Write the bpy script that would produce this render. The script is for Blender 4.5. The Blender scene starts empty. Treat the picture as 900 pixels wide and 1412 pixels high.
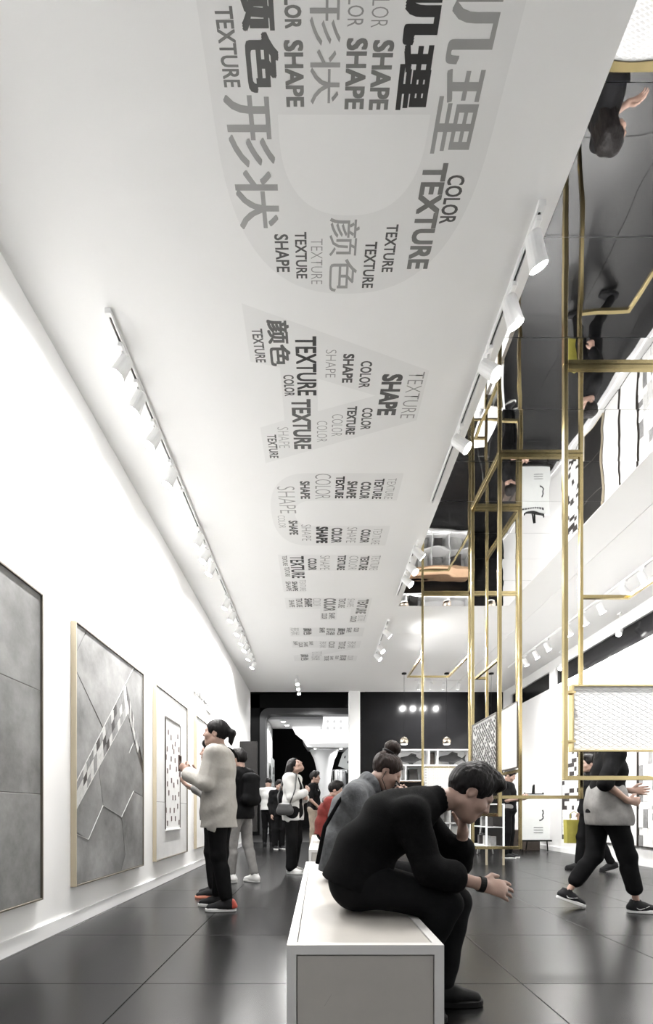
import bpy, bmesh, math, random
import numpy as np
from mathutils import Vector, Matrix

random.seed(7)
scene = bpy.context.scene
COL = scene.collection
PI = math.pi

# ------------------------------------------------------------------ camera, world, exposure
F_PX, CX, CY, CAMH = 667.0, 438.0, 1118.0, 0.90
cam_d = bpy.data.cameras.new('camera')
cam = bpy.data.objects.new('camera', cam_d)
COL.objects.link(cam)
cam.location = (0, 0, CAMH)
cam.rotation_euler = (PI / 2, 0, 0)
cam_d.sensor_width = 36.0
cam_d.lens = F_PX / 1412.0 * 36.0
cam_d.shift_x = (450.0 - CX) / 1412.0
cam_d.shift_y = (CY - 706.0) / 1412.0
cam_d.clip_start = 0.05
cam_d.clip_end = 200
scene.camera = cam

world = bpy.data.worlds.new('world')
scene.world = world
world.use_nodes = True
wbg = world.node_tree.nodes['Background']
wbg.inputs[0].default_value = (0.95, 0.97, 1.0, 1)
wbg.inputs[1].default_value = 0.6

scene.view_settings.view_transform = 'Standard'
scene.view_settings.look = 'None'
scene.view_settings.gamma = 1.0
scene.view_settings.use_curve_mapping = False
scene.view_settings.exposure = 0.12
scene.cycles.use_denoising = True

SPOT_W = 390.0        # one track spotlight


def P(x, y, d):
    """pixel of the 900x1412 frame at distance d along the room -> point"""
    return Vector(((x - CX) * d / F_PX, d, CAMH + (CY - y) * d / F_PX))


def Dc(y, z=4.30):
    """distance at which the height z is seen in pixel row y"""
    return F_PX * (z - CAMH) / (CY - y)


# ------------------------------------------------------------------ materials
MATS = {}


def mat(name, color, rough=0.5, metal=0.0, var=0.0, vscale=6.0, bump=0.0, bscale=40.0, coat=0.0, rvar=0.0,
        stretch=(1, 1, 1), spec=0.5, detail=6.0, obj_rand=0.0):
    m = bpy.data.materials.new(name)
    m.use_nodes = True
    nt = m.node_tree
    b = nt.nodes['Principled BSDF']
    b.inputs['Roughness'].default_value = rough
    b.inputs['Metallic'].default_value = metal
    b.inputs['Coat Weight'].default_value = coat
    b.inputs['Specular IOR Level'].default_value = spec
    c = tuple(color) + (1,)
    b.inputs['Base Color'].default_value = c
    tc = nt.nodes.new('ShaderNodeTexCoord')
    mp = nt.nodes.new('ShaderNodeMapping')
    mp.inputs['Scale'].default_value = stretch
    nt.links.new(tc.outputs['Object'], mp.inputs[0])
    vec = mp.outputs[0]
    if obj_rand:
        oi = nt.nodes.new('ShaderNodeObjectInfo')
        va = nt.nodes.new('ShaderNodeVectorMath'); va.operation = 'ADD'
        cb = nt.nodes.new('ShaderNodeVectorMath'); cb.operation = 'SCALE'
        cb.inputs[0].default_value = (37.0, 91.0, 13.0)
        nt.links.new(oi.outputs['Random'], cb.inputs['Scale'])
        nt.links.new(vec, va.inputs[0]); nt.links.new(cb.outputs[0], va.inputs[1])
        vec = va.outputs[0]
    if var or rvar:
        n = nt.nodes.new('ShaderNodeTexNoise')
        n.inputs['Scale'].default_value = vscale
        n.inputs['Detail'].default_value = detail
        n.inputs['Roughness'].default_value = 0.65
        nt.links.new(vec, n.inputs['Vector'])
        if var:
            cr = nt.nodes.new('ShaderNodeValToRGB')
            cr.color_ramp.elements[0].position = 0.3
            cr.color_ramp.elements[1].position = 0.7
            cr.color_ramp.elements[0].color = tuple(max(0, k * (1 - var)) for k in color) + (1,)
            cr.color_ramp.elements[1].color = tuple(min(1, k * (1 + var)) for k in color) + (1,)
            nt.links.new(n.outputs['Fac'], cr.inputs[0])
            out = cr.outputs[0]
            if obj_rand:
                hs = nt.nodes.new('ShaderNodeHueSaturation')
                mr = nt.nodes.new('ShaderNodeMapRange')
                mr.inputs['To Min'].default_value = 1 - obj_rand
                mr.inputs['To Max'].default_value = 1 + obj_rand
                nt.links.new(oi.outputs['Random'], mr.inputs[0])
                nt.links.new(mr.outputs[0], hs.inputs['Value'])
                nt.links.new(out, hs.inputs['Color'])
                out = hs.outputs[0]
            nt.links.new(out, b.inputs['Base Color'])
        if rvar:
            mr = nt.nodes.new('ShaderNodeMapRange')
            mr.inputs['From Min'].default_value = 0.3
            mr.inputs['From Max'].default_value = 0.7
            mr.inputs['To Min'].default_value = max(0, rough - rvar)
            mr.inputs['To Max'].default_value = rough + rvar
            nt.links.new(n.outputs['Fac'], mr.inputs[0])
            nt.links.new(mr.outputs[0], b.inputs['Roughness'])
    if bump:
        n2 = nt.nodes.new('ShaderNodeTexNoise')
        n2.inputs['Scale'].default_value = bscale
        n2.inputs['Detail'].default_value = 3.0
        nt.links.new(vec, n2.inputs['Vector'])
        bp = nt.nodes.new('ShaderNodeBump')
        bp.inputs['Strength'].default_value = bump
        bp.inputs['Distance'].default_value = 0.01
        nt.links.new(n2.outputs['Fac'], bp.inputs['Height'])
        nt.links.new(bp.outputs[0], b.inputs['Normal'])
    MATS[name] = m
    return m


def emit(name, color, strength):
    m = bpy.data.materials.new(name)
    m.use_nodes = True
    nt = m.node_tree
    nt.nodes.remove(nt.nodes['Principled BSDF'])
    e = nt.nodes.new('ShaderNodeEmission')
    e.inputs[0].default_value = tuple(color) + (1,)
    e.inputs[1].default_value = strength
    nt.links.new(e.outputs[0], nt.nodes['Material Output'].inputs[0])
    MATS[name] = m
    return m


mat('wall', (0.86, 0.86, 0.855), 0.6, var=0.012, vscale=2, bump=0.03, bscale=120)
mat('ceiling', (0.80, 0.80, 0.795), 0.7, var=0.012, vscale=1.2, bump=0.02, bscale=90)
mat('tile', (0.006, 0.006, 0.0062), 0.27, spec=0.30, var=0.10, vscale=1.3, bump=0.0, rvar=0.0, stretch=(1, 2.2, 1), obj_rand=0.12, detail=2)
mat('grout', (0.012, 0.012, 0.012), 0.8)
mat('gloss_white', (0.85, 0.85, 0.85), 0.3)
mat('white_paint', (0.82, 0.82, 0.81), 0.4)
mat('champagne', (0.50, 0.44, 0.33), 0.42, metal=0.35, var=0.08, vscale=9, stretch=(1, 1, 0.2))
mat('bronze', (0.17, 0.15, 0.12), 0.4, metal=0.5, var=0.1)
mat('dark_edge', (0.10, 0.09, 0.08), 0.4, metal=0.6)
mat('brass', (0.60, 0.49, 0.255), 0.2, metal=1.0, var=0.10, vscale=1.6, rvar=0.05, detail=2)
mat('marble_grey', (0.215, 0.215, 0.213), 0.36, var=0.5, vscale=2.4, bump=0.06, bscale=30, detail=12, obj_rand=0.12)
mat('marble_pale', (0.66, 0.66, 0.655), 0.35, var=0.10, vscale=3.0, detail=12, obj_rand=0.03)
mat('chip_dark', (0.05, 0.045, 0.045), 0.3, var=0.2)
mat('chip_brown', (0.09, 0.05, 0.05), 0.35, var=0.2)
mat('chip_mid', (0.22, 0.22, 0.22), 0.3, var=0.25, vscale=20)
mat('chip_light', (0.50, 0.50, 0.49), 0.3, var=0.15, vscale=20)
mat('chip_white', (0.80, 0.80, 0.79), 0.25, var=0.04)
mat('letter_grey', (0.735, 0.735, 0.73), 0.6, var=0.01)
mat('print_black', (0.018, 0.018, 0.018), 0.5)
mat('print_dark', (0.07, 0.07, 0.068), 0.5)
mat('print_mid', (0.14, 0.14, 0.135), 0.5)
mat('print_grey', (0.27, 0.27, 0.265), 0.5)
mat('print_light', (0.36, 0.36, 0.355), 0.5)
mat('black_gloss', (0.006, 0.006, 0.0065), 0.14, var=0.2, vscale=3, spec=0.12)
mat('black_matt', (0.008, 0.008, 0.008), 0.6, spec=0.15)
mat('charcoal', (0.020, 0.019, 0.0185), 0.5, var=0.15, spec=0.2)
mat('grey_band', (0.10, 0.10, 0.10), 0.4)
mat('steel', (0.55, 0.55, 0.55), 0.25, metal=1.0)
mat('chrome_gold', (0.85, 0.74, 0.62), 0.08, metal=1.0)
mat('lamp_white', (0.80, 0.80, 0.80), 0.35)
mat('track_white', (0.74, 0.74, 0.74), 0.4)
mat('track_slot', (0.05, 0.05, 0.05), 0.5)
mat('bench_frame', (0.60, 0.59, 0.575), 0.35, var=0.02, vscale=8)
mat('bench_panel', (0.40, 0.38, 0.35), 0.42, var=0.05, vscale=5, bump=0.02, bscale=20)
mat('scratch', (0.33, 0.31, 0.29), 0.5)
mat('wood_box', (0.06, 0.045, 0.036), 0.5, var=0.3, vscale=8, stretch=(1, 6, 1))
mat('counter_wood', (0.42, 0.28, 0.18), 0.4, var=0.15, vscale=4, stretch=(1, 8, 8))
mat('paper', (0.66, 0.68, 0.67), 0.5, var=0.03)
mat('ink', (0.04, 0.04, 0.045), 0.5)
mat('skin', (0.33, 0.215, 0.17), 0.5, var=0.08, vscale=14, bump=0.04, bscale=160)
mat('lips', (0.30, 0.13, 0.11), 0.4)
mat('eye_white', (0.7, 0.69, 0.67), 0.2)
mat('eye_dark', (0.015, 0.012, 0.01), 0.15)
mat('hair', (0.006, 0.005, 0.005), 0.5, var=0.4, vscale=60, bump=0.5, bscale=90, stretch=(1, 1, 0.25), spec=0.15)
mat('hair_brown', (0.016, 0.009, 0.007), 0.5, var=0.5, vscale=60, bump=0.5, bscale=90, stretch=(1, 1, 0.25), spec=0.18)
mat('cloth_black', (0.0055, 0.0055, 0.006), 0.85, var=0.25, vscale=12, bump=0.25, bscale=24, spec=0.08)
mat('cloth_black_knit', (0.0045, 0.0045, 0.0048), 0.9, var=0.25, vscale=20, bump=0.3, bscale=300, spec=0.06)
mat('cloth_denim', (0.085, 0.088, 0.093), 0.8, var=0.28, vscale=22, bump=0.35, bscale=60, spec=0.2)
mat('cloth_cream', (0.34, 0.325, 0.30), 0.8, var=0.12, vscale=10, bump=0.35, bscale=26, spec=0.2)
mat('cloth_white', (0.55, 0.55, 0.54), 0.8, var=0.08, vscale=10, bump=0.3, bscale=26, spec=0.2)
mat('cloth_grey', (0.20, 0.195, 0.19), 0.8, var=0.18, vscale=12, bump=0.3, bscale=26, spec=0.2)
mat('cloth_khaki', (0.24, 0.20, 0.16), 0.8, var=0.15, vscale=12, bump=0.3, bscale=26, spec=0.2)
mat('cloth_red', (0.17, 0.028, 0.024), 0.8, var=0.2, vscale=12, bump=0.3, bscale=26, spec=0.2)
mat('leather_grey', (0.045, 0.045, 0.046), 0.4, var=0.2, vscale=12, bump=0.1)
mat('leather_black', (0.006, 0.006, 0.006), 0.55, var=0.2, vscale=12, bump=0.1, spec=0.12)
mat('yellow_bag', (0.30, 0.27, 0.05), 0.6, var=0.15)
mat('shoe_black', (0.010, 0.010, 0.011), 0.65, var=0.25, vscale=40, bump=0.2, bscale=180, spec=0.15)
mat('shoe_white', (0.62, 0.62, 0.61), 0.5, var=0.05)
mat('shoe_red', (0.36, 0.05, 0.03), 0.5, var=0.1)
mat('shoe_orange', (0.55, 0.20, 0.13), 0.5, var=0.1)
mat('fish_dark', (0.015, 0.015, 0.016), 0.45, var=0.5, vscale=30, bump=0.5, bscale=60)
emit('lens_glow', (1.0, 0.985, 0.96), 40.0)
emit('bulb_glow', (1.0, 0.97, 0.92), 6.0)
emit('sign_glow', (1.0, 1.0, 1.0), 1.6)
emit('sign_mark', (1.0, 1.0, 1.0), 0.72)
emit('strip_glow', (1.0, 1.0, 0.98), 1.6)


def mirror_mat():
    m = bpy.data.materials.new('mirror')
    m.use_nodes = True
    nt = m.node_tree
    b = nt.nodes['Principled BSDF']
    b.inputs['Base Color'].default_value = (0.86, 0.86, 0.86, 1)
    b.inputs['Metallic'].default_value = 1.0
    b.inputs['Roughness'].default_value = 0.015
    tc = nt.nodes.new('ShaderNodeTexCoord')
    oi = nt.nodes.new('ShaderNodeObjectInfo')
    cb = nt.nodes.new('ShaderNodeVectorMath'); cb.operation = 'SCALE'
    cb.inputs[0].default_value = (17, 31, 5)
    va = nt.nodes.new('ShaderNodeVectorMath'); va.operation = 'ADD'
    nt.links.new(oi.outputs['Random'], cb.inputs['Scale'])
    nt.links.new(tc.outputs['Object'], va.inputs[0])
    nt.links.new(cb.outputs[0], va.inputs[1])
    n = nt.nodes.new('ShaderNodeTexNoise')
    n.inputs['Scale'].default_value = 2.2
    n.inputs['Detail'].default_value = 0.6
    nt.links.new(va.outputs[0], n.inputs['Vector'])
    bp = nt.nodes.new('ShaderNodeBump')
    bp.inputs['Strength'].default_value = 0.14
    bp.inputs['Distance'].default_value = 0.02
    nt.links.new(n.outputs['Fac'], bp.inputs['Height'])
    nt.links.new(bp.outputs[0], b.inputs['Normal'])
    MATS['mirror'] = m


mirror_mat()


# ------------------------------------------------------------------ object helpers
def link(name, me, m=None, parent=None, smooth=False, loc=None):
    o = bpy.data.objects.new(name, me)
    COL.objects.link(o)
    if m is not None and me is not None and len(me.materials) == 0:
        me.materials.append(MATS[m])
    if parent is not None:
        o.parent = parent
    if loc is not None:
        o.location = loc
    if smooth:
        me.polygons.foreach_set('use_smooth', [True] * len(me.polygons))
    return o


def tag(o, label=None, cat=None, group=None, kind=None):
    if label: o['label'] = label
    if cat: o['category'] = cat
    if group: o['group'] = group
    if kind: o['kind'] = kind
    return o


def thing(name, label, cat, loc=(0, 0, 0), rz=0.0, group=None):
    o = bpy.data.objects.new(name, None)
    COL.objects.link(o)
    o.empty_display_size = 0.1
    o.location = loc
    o.rotation_euler = (0, 0, rz)
    return tag(o, label, cat, group)


def copy_tree(o, parent=None):
    c = o.copy()
    COL.objects.link(c)
    c.parent = parent
    for ch in list(o.children):
        copy_tree(ch, c)
    return c


class MB:
    def __init__(s):
        s.v = []; s.f = []

    def box(s, x0, x1, y0, y1, z0, z1):
        b = len(s.v)
        s.v += [(x0, y0, z0), (x1, y0, z0), (x1, y1, z0), (x0, y1, z0), (x0, y0, z1), (x1, y0, z1), (x1, y1, z1), (x0, y1, z1)]
        s.f += [tuple(b + i for i in q) for q in ((0, 3, 2, 1), (4, 5, 6, 7), (0, 1, 5, 4), (1, 2, 6, 5), (2, 3, 7, 6), (3, 0, 4, 7))]
        return s

    def prism_x(s, pts, x0, x1):
        """polygon in (y,z) extruded along x"""
        b = len(s.v); n = len(pts)
        s.v += [(x0, p[0], p[1]) for p in pts] + [(x1, p[0], p[1]) for p in pts]
        s.f += [tuple(b + i for i in range(n))[::-1], tuple(b + n + i for i in range(n))]
        for i in range(n):
            j = (i + 1) % n
            s.f.append((b + i, b + j, b + n + j, b + n + i))
        return s

    def prism_y(s, pts, y0, y1):
        """polygon in (x,z) extruded along y"""
        b = len(s.v); n = len(pts)
        s.v += [(p[0], y0, p[1]) for p in pts] + [(p[0], y1, p[1]) for p in pts]
        s.f += [tuple(b + i for i in range(n)), tuple(b + n + i for i in range(n))[::-1]]
        for i in range(n):
            j = (i + 1) % n
            s.f.append((b + j, b + i, b + n + i, b + n + j))
        return s

    def tube(s, pts, rads, seg=12, cap=True):
        rings = []
        for i, p in enumerate(pts):
            p = Vector(p)
            a = Vector(pts[max(i - 1, 0)]); c = Vector(pts[min(i + 1, len(pts) - 1)])
            t = (c - a).normalized()
            u = t.orthogonal().normalized() if i == 0 else (u - t * u.dot(t)).normalized()
            w = t.cross(u)
            r = rads if isinstance(rads, (int, float)) else rads[i]
            b = len(s.v)
            for k in range(seg):
                an = 2 * PI * k / seg
                s.v.append(tuple(p + u * (r * math.cos(an)) + w * (r * math.sin(an))))
            rings.append(b)
        for i in range(len(rings) - 1):
            for k in range(seg):
                j = (k + 1) % seg
                s.f.append((rings[i] + k, rings[i] + j, rings[i + 1] + j, rings[i + 1] + k))
        if cap:
            s.f.append(tuple(rings[0] + k for k in range(seg))[::-1])
            s.f.append(tuple(rings[-1] + k for k in range(seg)))
        return s

    def lathe(s, prof, c=(0, 0, 0), seg=24):
        """profile of (r,z) turned about z"""
        rings = []
        for r, z in prof:
            b = len(s.v)
            for k in range(seg):
                an = 2 * PI * k / seg
                s.v.append((c[0] + r * math.cos(an), c[1] + r * math.sin(an), c[2] + z))
            rings.append(b)
        for i in range(len(rings) - 1):
            for k in range(seg):
                j = (k + 1) % seg
                s.f.append((rings[i] + k, rings[i] + j, rings[i + 1] + j, rings[i + 1] + k))
        return s

    def mesh(s, name):
        me = bpy.data.meshes.new(name)
        me.from_pydata(s.v, [], s.f)
        me.update()
        return me

    def build(s, name, m, parent=None, smooth=False, bevel=0.0, loc=None, fix=False):
        me = s.mesh(name)
        if bevel or fix:
            bm = bmesh.new(); bm.from_mesh(me)
            bmesh.ops.recalc_face_normals(bm, faces=bm.faces)
            if bevel:
                bmesh.ops.bevel(bm, geom=list(bm.edges), offset=bevel, segments=1, affect='EDGES', clamp_overlap=True)
            bm.to_mesh(me); bm.free()
        return link(name, me, m, parent, smooth, loc)


def box(name, m, parent, x0, x1, y0, y1, z0, z1, bevel=0.0):
    return MB().box(x0, x1, y0, y1, z0, z1).build(name, m, parent, bevel=bevel)


def struct(name, mb, m, label=None, parent=None):
    o = mb.build(name, m, parent)
    if parent is None:
        tag(o, label, None, None, 'structure')
    return o


# ------------------------------------------------------------------ the room
XL, XR, ZC, YB, YE = -1.93, 5.30, 4.30, -4.0, 13.84
MX0, MX1, MYE = 1.34, 3.16, 8.04

floor = struct('floor', MB().box(XL - .1, XR + .1, YB, YE + .05, -0.08, -0.012), 'grout', 'dark grey large format tiled floor')
TP, GAP = 0.985, 0.0045
bm_t = MB().box(0, TP - GAP, 0, TP - GAP, -0.012, 0.0).mesh('floor_tile')
bmt = bmesh.new(); bmt.from_mesh(bm_t)
bmesh.ops.bevel(bmt, geom=[e for e in bmt.edges if all(v.co.z > -0.001 for v in e.verts)], offset=0.0015, segments=1, affect='EDGES')
bmt.to_mesh(bm_t); bmt.free()
bm_t.materials.append(MATS['tile'])
nx0 = math.floor((XL - .1 + 0.905) / TP); nx1 = math.ceil((XR + 0.905) / TP)
for j in range(-6, 12):
    y0 = 2.522 + TP * j
    if y0 > YE: continue
    for i in range(nx0, nx1):
        x0 = -0.905 + TP * i
        xa, xb = max(x0, XL), min(x0 + TP - GAP, XR)
        ya, yb = max(y0, YB), min(y0 + TP - GAP, YE + .04)
        if xb - xa < 0.02 or yb - ya < 0.02: continue
        if xa > x0 or xb < x0 + TP - GAP - 1e-6 or ya > y0 or yb < y0 + TP - GAP - 1e-6:
            o = box('floor_tile', 'tile', floor, xa, xb, ya, yb, -0.012, 0.0, bevel=0.0015)
        else:
            o = link('floor_tile', bm_t, None, floor, loc=(x0, y0, 0))

struct('wall_left', MB().box(XL - .12, XL, YB, YE, 0, ZC + .1), 'wall', 'plain white wall behind the large framed panels')
struct('baseboard_left', MB().box(XL, XL + .018, YB, 13.80, 0, 0.10), 'gloss_white', 'white skirting board below the framed panels')

wr = struct('wall_right', MB().box(XR, XR + .12, YB, YE, 0, 3.69), 'wall', 'white wall below the black window strip')
MB().box(XR, XR + .12, YB, YE, 4.08, ZC + .1).build('header', 'wall', wr)
for ya, yb in ((10.80, 11.08), (13.3, 13.84), (3.0, 3.27), (-2, -1.7)):
    MB().box(XR, XR + .12, ya, yb, 3.69, 4.08).build('mullion', 'wall', wr)
w1 = struct('window_1', MB().box(XR + .05, XR + .06, YB, YE, 3.69, 4.08), 'black_gloss', 'black window strip high in the white wall')
struct('baseboard_right', MB().box(XR - .018, XR, YB, 13.80, 0, 0.10), 'gloss_white', 'white skirting board below the mosaic panels')

ceil = MB()
ceil.box(XL, MX0, YB, YE, ZC, ZC + .04)
ceil.box(MX1, 3.70, YB, 9.286, ZC, ZC + .04)
ceil.box(3.708, XR, YB, YE, ZC, ZC + .04)
ceil.box(MX0, MX1, MYE, 9.286, ZC, ZC + .04)
ceil.box(MX0, 3.70, 9.294, 11.056, ZC, ZC + .04)
ceil.box(MX0, 3.70, 11.062, YE, ZC + .004, ZC + .04)
ceiling = struct('ceiling', ceil, 'ceiling', 'flat white ceiling with large printed letters')
box('ceiling_slab', 'ceiling', ceiling, XL - .1, XR + .1, YB, YE + .1, ZC + .04, ZC + .12)
yy = -0.8
k = 0
seams = [-0.8, -0.17, 0.43, 1.04, 1.65, 2.26, 2.87, 3.48, 4.10, 4.71, 5.32, 5.93, 6.54, 7.15, 7.60, MYE]
for a, b in zip(seams[:-1], seams[1:]):
    o = MB().box(-(MX1 - MX0) / 2, (MX1 - MX0) / 2, -(b - a) / 2 + .0012, (b - a) / 2 - .0012, 0, .006).build('mirror_panel', 'mirror', ceiling)
    o.location = ((MX0 + MX1) / 2, (a + b) / 2, ZC + .003)
    o.rotation_euler = (random.uniform(-.0012, .0012), random.uniform(-.0008, .0008), 0)
MB().box(MX0, MX1, YB, -0.8, ZC, ZC + .04).build('ceiling_board', 'ceiling', ceiling)

# end of the room: black wall, white column, open doorway to the left of it
struct('wall_back', MB().box(1.20, XR + .1, YE, YE + .1, 0, ZC + .06), 'black_gloss', 'glossy black wall behind the white display shelf')
struct('trim_1', MB().box(0.89, 1.20, YE - .12, YE + .25, 0, ZC + .02), 'wall', 'white square column beside the open doorway')

# ------------------------------------------------------------------ lights on tracks
def track(name, label, x, y0, y1, group=None):
    t = thing(name, label, 'light track', (x, (y0 + y1) / 2, ZC))
    L = (y1 - y0) / 2
    rail = MB()
    rail.box(-.018, -.008, -L, L, -.032, 0)
    rail.box(.008, .018, -L, L, -.032, 0)
    rail.box(-.008, .008, -L, L, -.012, 0)
    rail.build('rail', 'track_white', t)
    MB().box(-.0075, .0075, -L + .01, L - .01, -.014, -.0121).build('slot', 'track_slot', t)
    MB().box(-.02, .02, -L - .03, -L, -.034, 0).build('end_cap', 'track_white', t)
    if group: t['group'] = group
    return t


def lamp(x, y, aim, label, group, power=None, z=ZC - .032, size=1.0, cone=150, name='spotlight', drop=.14):
    aim = Vector(aim).normalized()
    t = thing(name, label, 'spotlight', (x, y, z), 0, group)
    MB().box(-.017, .017, -.05, .05, -.03, 0).build('adapter', 'lamp_white', t, bevel=.004)
    piv = Vector((0, 0, -drop))
    MB().tube([(0, 0, -.025), (0, 0, -drop)], .008 * size, 8).build('stem', 'lamp_white', t, smooth=True)
    a = piv - aim * .075 * size
    b = piv + aim * .085 * size
    MB().tube([a, a + aim * .012, b - aim * .03, b], [.034 * size, .046 * size, .05 * size, .053 * size], 18).build('housing', 'lamp_white', t, smooth=False)
    MB().tube([b + aim * .0005, b + aim * .004], [.046 * size, .046 * size], 18).build('lens', 'lens_glow', t)
    ld = bpy.data.lights.new('spot', 'SPOT')
    ld.energy = SPOT_W if power is None else power
    ld.spot_size = math.radians(cone)
    ld.spot_blend = 1.0
    ld.shadow_soft_size = 0.04
    ld.color = (1.0, 0.985, 0.965)
    lo = bpy.data.objects.new('spot', ld)
    COL.objects.link(lo)
    lo.parent = t
    lo.location = b + aim * .02
    lo.rotation_euler = aim.to_track_quat('-Z', 'Y').to_euler()
    return t


for i, (a, b) in enumerate(((3.30, 5.05), (5.10, 6.95), (7.05, 11.0))):
    track('lighting_track', ['white lighting track on the ceiling above the mosaic-striped grey panel',
                             'white lighting track on the ceiling above the pale inset panel',
                             'long white lighting track leading towards the doorway beside the left wall'][i], -1.42, a, b)
LL = 'white track spotlight aimed at the framed panels'
GL = 'spotlights along the framed panels'
lampsL = [3.52, 3.82, 4.20, 4.68, 5.77, 6.13, 6.45, 7.54, 8.05, 8.68, 9.16, 9.57, 10.1, 10.7]
for y in [-2.6, -1.4, 0.2, 1.5] + lampsL:
    lamp(-1.42, y, (-.42, -.10 + .1 * math.sin(y * 7), -.9), LL + (' ahead of the plain slab one' if y < 3 else ' above the mosaic-striped grey one' if y < 5.3 else ' above the pale inset one' if y < 7 else ' above the plain white one' if y < 9 else ' near the doorway'), GL, power=SPOT_W * (.32 if y < 2 else .64))
track('lighting_track', 'white lighting track on the ceiling by the mirror beside the printed D and A', 1.25, 2.72, 5.3)
track('lighting_track', 'white lighting track on the ceiling before the printed D', 1.25, -2.6, 1.6)
track('lighting_track', 'white lighting track on the ceiling by the mirror beside the printed L', 1.25, 6.2, 7.6)
track('lighting_track', 'short white lighting track past the far end of the mirror', 1.25, 8.6, 10.6)
LR = 'white track spotlight on the rail along the ceiling mirror'
GR = 'spotlights along the ceiling mirror'
for i, y in enumerate([-2.2, -.6, 1.2, 2.78, 3.12, 3.54, 4.25, 6.05, 6.45, 6.8, 8.8, 9.65, 10.15]):
    aim = (1.15, 3.75 - y, -2.5) if 2.5 < y < 3.3 else ((.75, -.25, -.75), (.8, .15, -.65), (.55, -.4, -.8))[i % 3]
    lb = LR + (' before the printed D' if y < 2 else ' beside the printed D' if y < 3.3 else ' beside the printed A' if y < 5 else ' beside the printed L' if y < 7.5 else ' past the end of the mirror')
    lamp(1.25, y, aim, lb, GR, power=SPOT_W * (.2 if y < 2 else .95 if y < 3.3 else .55))
track('lighting_track', 'long white lighting track along the wall of mosaic panels', 4.50, 3.0, 11.4)
LQ = 'white track spotlight aimed at the mosaic wall'
GQ = 'spotlights along the mosaic panels'
for y in [-2.4, -0.5, 1.5, 3.2, 4.0, 4.75, 6.70, 7.1, 7.7, 8.2, 8.7, 9.5, 10.0, 10.5]:
    lamp(4.50, y, (.42, -.12 + .1 * math.sin(y * 5), -.9), LQ + (' before the block mosaics' if y < 3.5 else ' over the nearer block mosaic' if y < 5.5 else ' over the farther block mosaic' if y < 8 else ' over the white slabs' if y < 9 else ' over the dotted mosaic'), GQ, power=SPOT_W * (.3 if y < 2 else .42))
t = thing('lighting_track', 'short white lighting track in front of the black wall', 'light track', (3.15, 12.6, ZC))
MB().box(-.62, .62, -.016, .016, -.012, 0).build('rail', 'track_white', t)
for x in (2.63, 2.95, 3.27, 3.66):
    lamp(x, 12.6, (0, .62, -.8), 'white spotlight on the ceiling above the white display shelf', 'spotlights above the display shelf', z=ZC, power=SPOT_W * .55)
for y in (12.2, 12.7, 13.2):
    lamp(-.52, y, (0.1, -.3, -.95), 'white spotlight on the ceiling before the open doorway', 'spotlights before the doorway', z=ZC, power=SPOT_W * .7)
for y in (8.3, 10.3):
    lamp(5.18, y, (-.55, -.45, -.7), 'small white spotlight in front of the black window strip', 'spotlights at the window strip', z=ZC, power=SPOT_W * .2, size=.9, drop=.33)
for i, y in enumerate((8.3, 10.3)):
    pass

# ------------------------------------------------------------------ printed ceiling letters
TEXTS = []      # (curve object, target box, material, parent)


def text_curve(body, offset, shear=0.0):
    c = bpy.data.curves.new('printed_word', 'FONT')
    c.body = body
    c.size = 1.0
    c.offset = offset
    c.resolution_u = 3
    o = bpy.data.objects.new('printed_word_tmp', c)
    COL.objects.link(o)
    return o


def poly_curve(loops):
    c = bpy.data.curves.new('letter', 'CURVE')
    c.dimensions = '2D'
    c.fill_mode = 'BOTH'
    for lp in loops:
        sp = c.splines.new('POLY')
        sp.points.add(len(lp) - 1)
        for q, (u, v) in zip(sp.points, lp):
            q.co = (u, v, 0, 1)
        sp.use_cyclic_u = True
    o = bpy.data.objects.new('letter_tmp', c)
    COL.objects.link(o)
    return o


def d_bowl(u0, u1, v0, v1, us, n=2.4):
    """closed D-like loop: flat at u0, straight to us, round to u1"""
    vm, vr = (v0 + v1) / 2, (v1 - v0) / 2
    pts = [(u0, v0)]
    for i in range(33):
        a = -PI / 2 + PI * i / 32
        cu, sv = math.cos(a), math.sin(a)
        pts.append((us + (u1 - us) * abs(cu) ** (2 / n), vm + vr * math.copysign(abs(sv) ** (2 / n), sv)))
    pts.append((u0, v1))
    return pts


V0, V1 = -.51, .865
ul = d_bowl(-V1, -V0 + .02, 4.87, 6.20, .1)           # U: bowl towards -x; built in (-x, y), then swapped
u_out = [(b, -a) for a, b in ul]
ui = d_bowl(-V1 - .0, .26, 5.30, 5.77, .05)
u_in = [(b, -a) for a, b in ui]
# one outline for the U (outer arc, then inner arc back)
u_loop = u_out + u_in[::-1]
LETTERS = [
    ('D', [d_bowl(1.94, 3.18, V0, .875, 2.42), d_bowl(2.362, 2.762, -.195, .55, 2.42)[::-1]]),
    ('A', [[(3.24, V0), (3.736, .86), (4.21, .86), (4.73, V0), (4.29, V0), (4.21, -.29), (3.71, -.29), (3.66, V0)],
           [(3.805, 0), (4.116, 0.0), (3.96, .472)]]),
    ('U', [u_loop]),
    ('L', [[(6.42, -.53), (6.42, .84), (6.85, .84), (6.85, -.19), (7.52, -.19), (7.52, -.53)]]),
    ('F', [[(7.72, -.53), (7.72, .87), (8.74, .87), (8.74, .56), (8.14, .56), (8.14, .33), (8.62, .33), (8.62, .04), (8.14, .04), (8.14, -.53)]]),
    ('I', [[(8.98, -.53), (8.98, .87), (9.43, .87), (9.43, -.53)]]),
    ('N', [[(9.68, -.53), (9.68, .87), (10.08, .87), (10.60, .02), (10.60, .87), (10.98, .87), (10.98, -.53), (10.60, -.53), (10.08, .36), (10.08, -.53)]]),
]
LET = {}
poly_objs = []
for ch, loops in LETTERS:
    poly_objs.append((ch, poly_curve(loops)))

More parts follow.
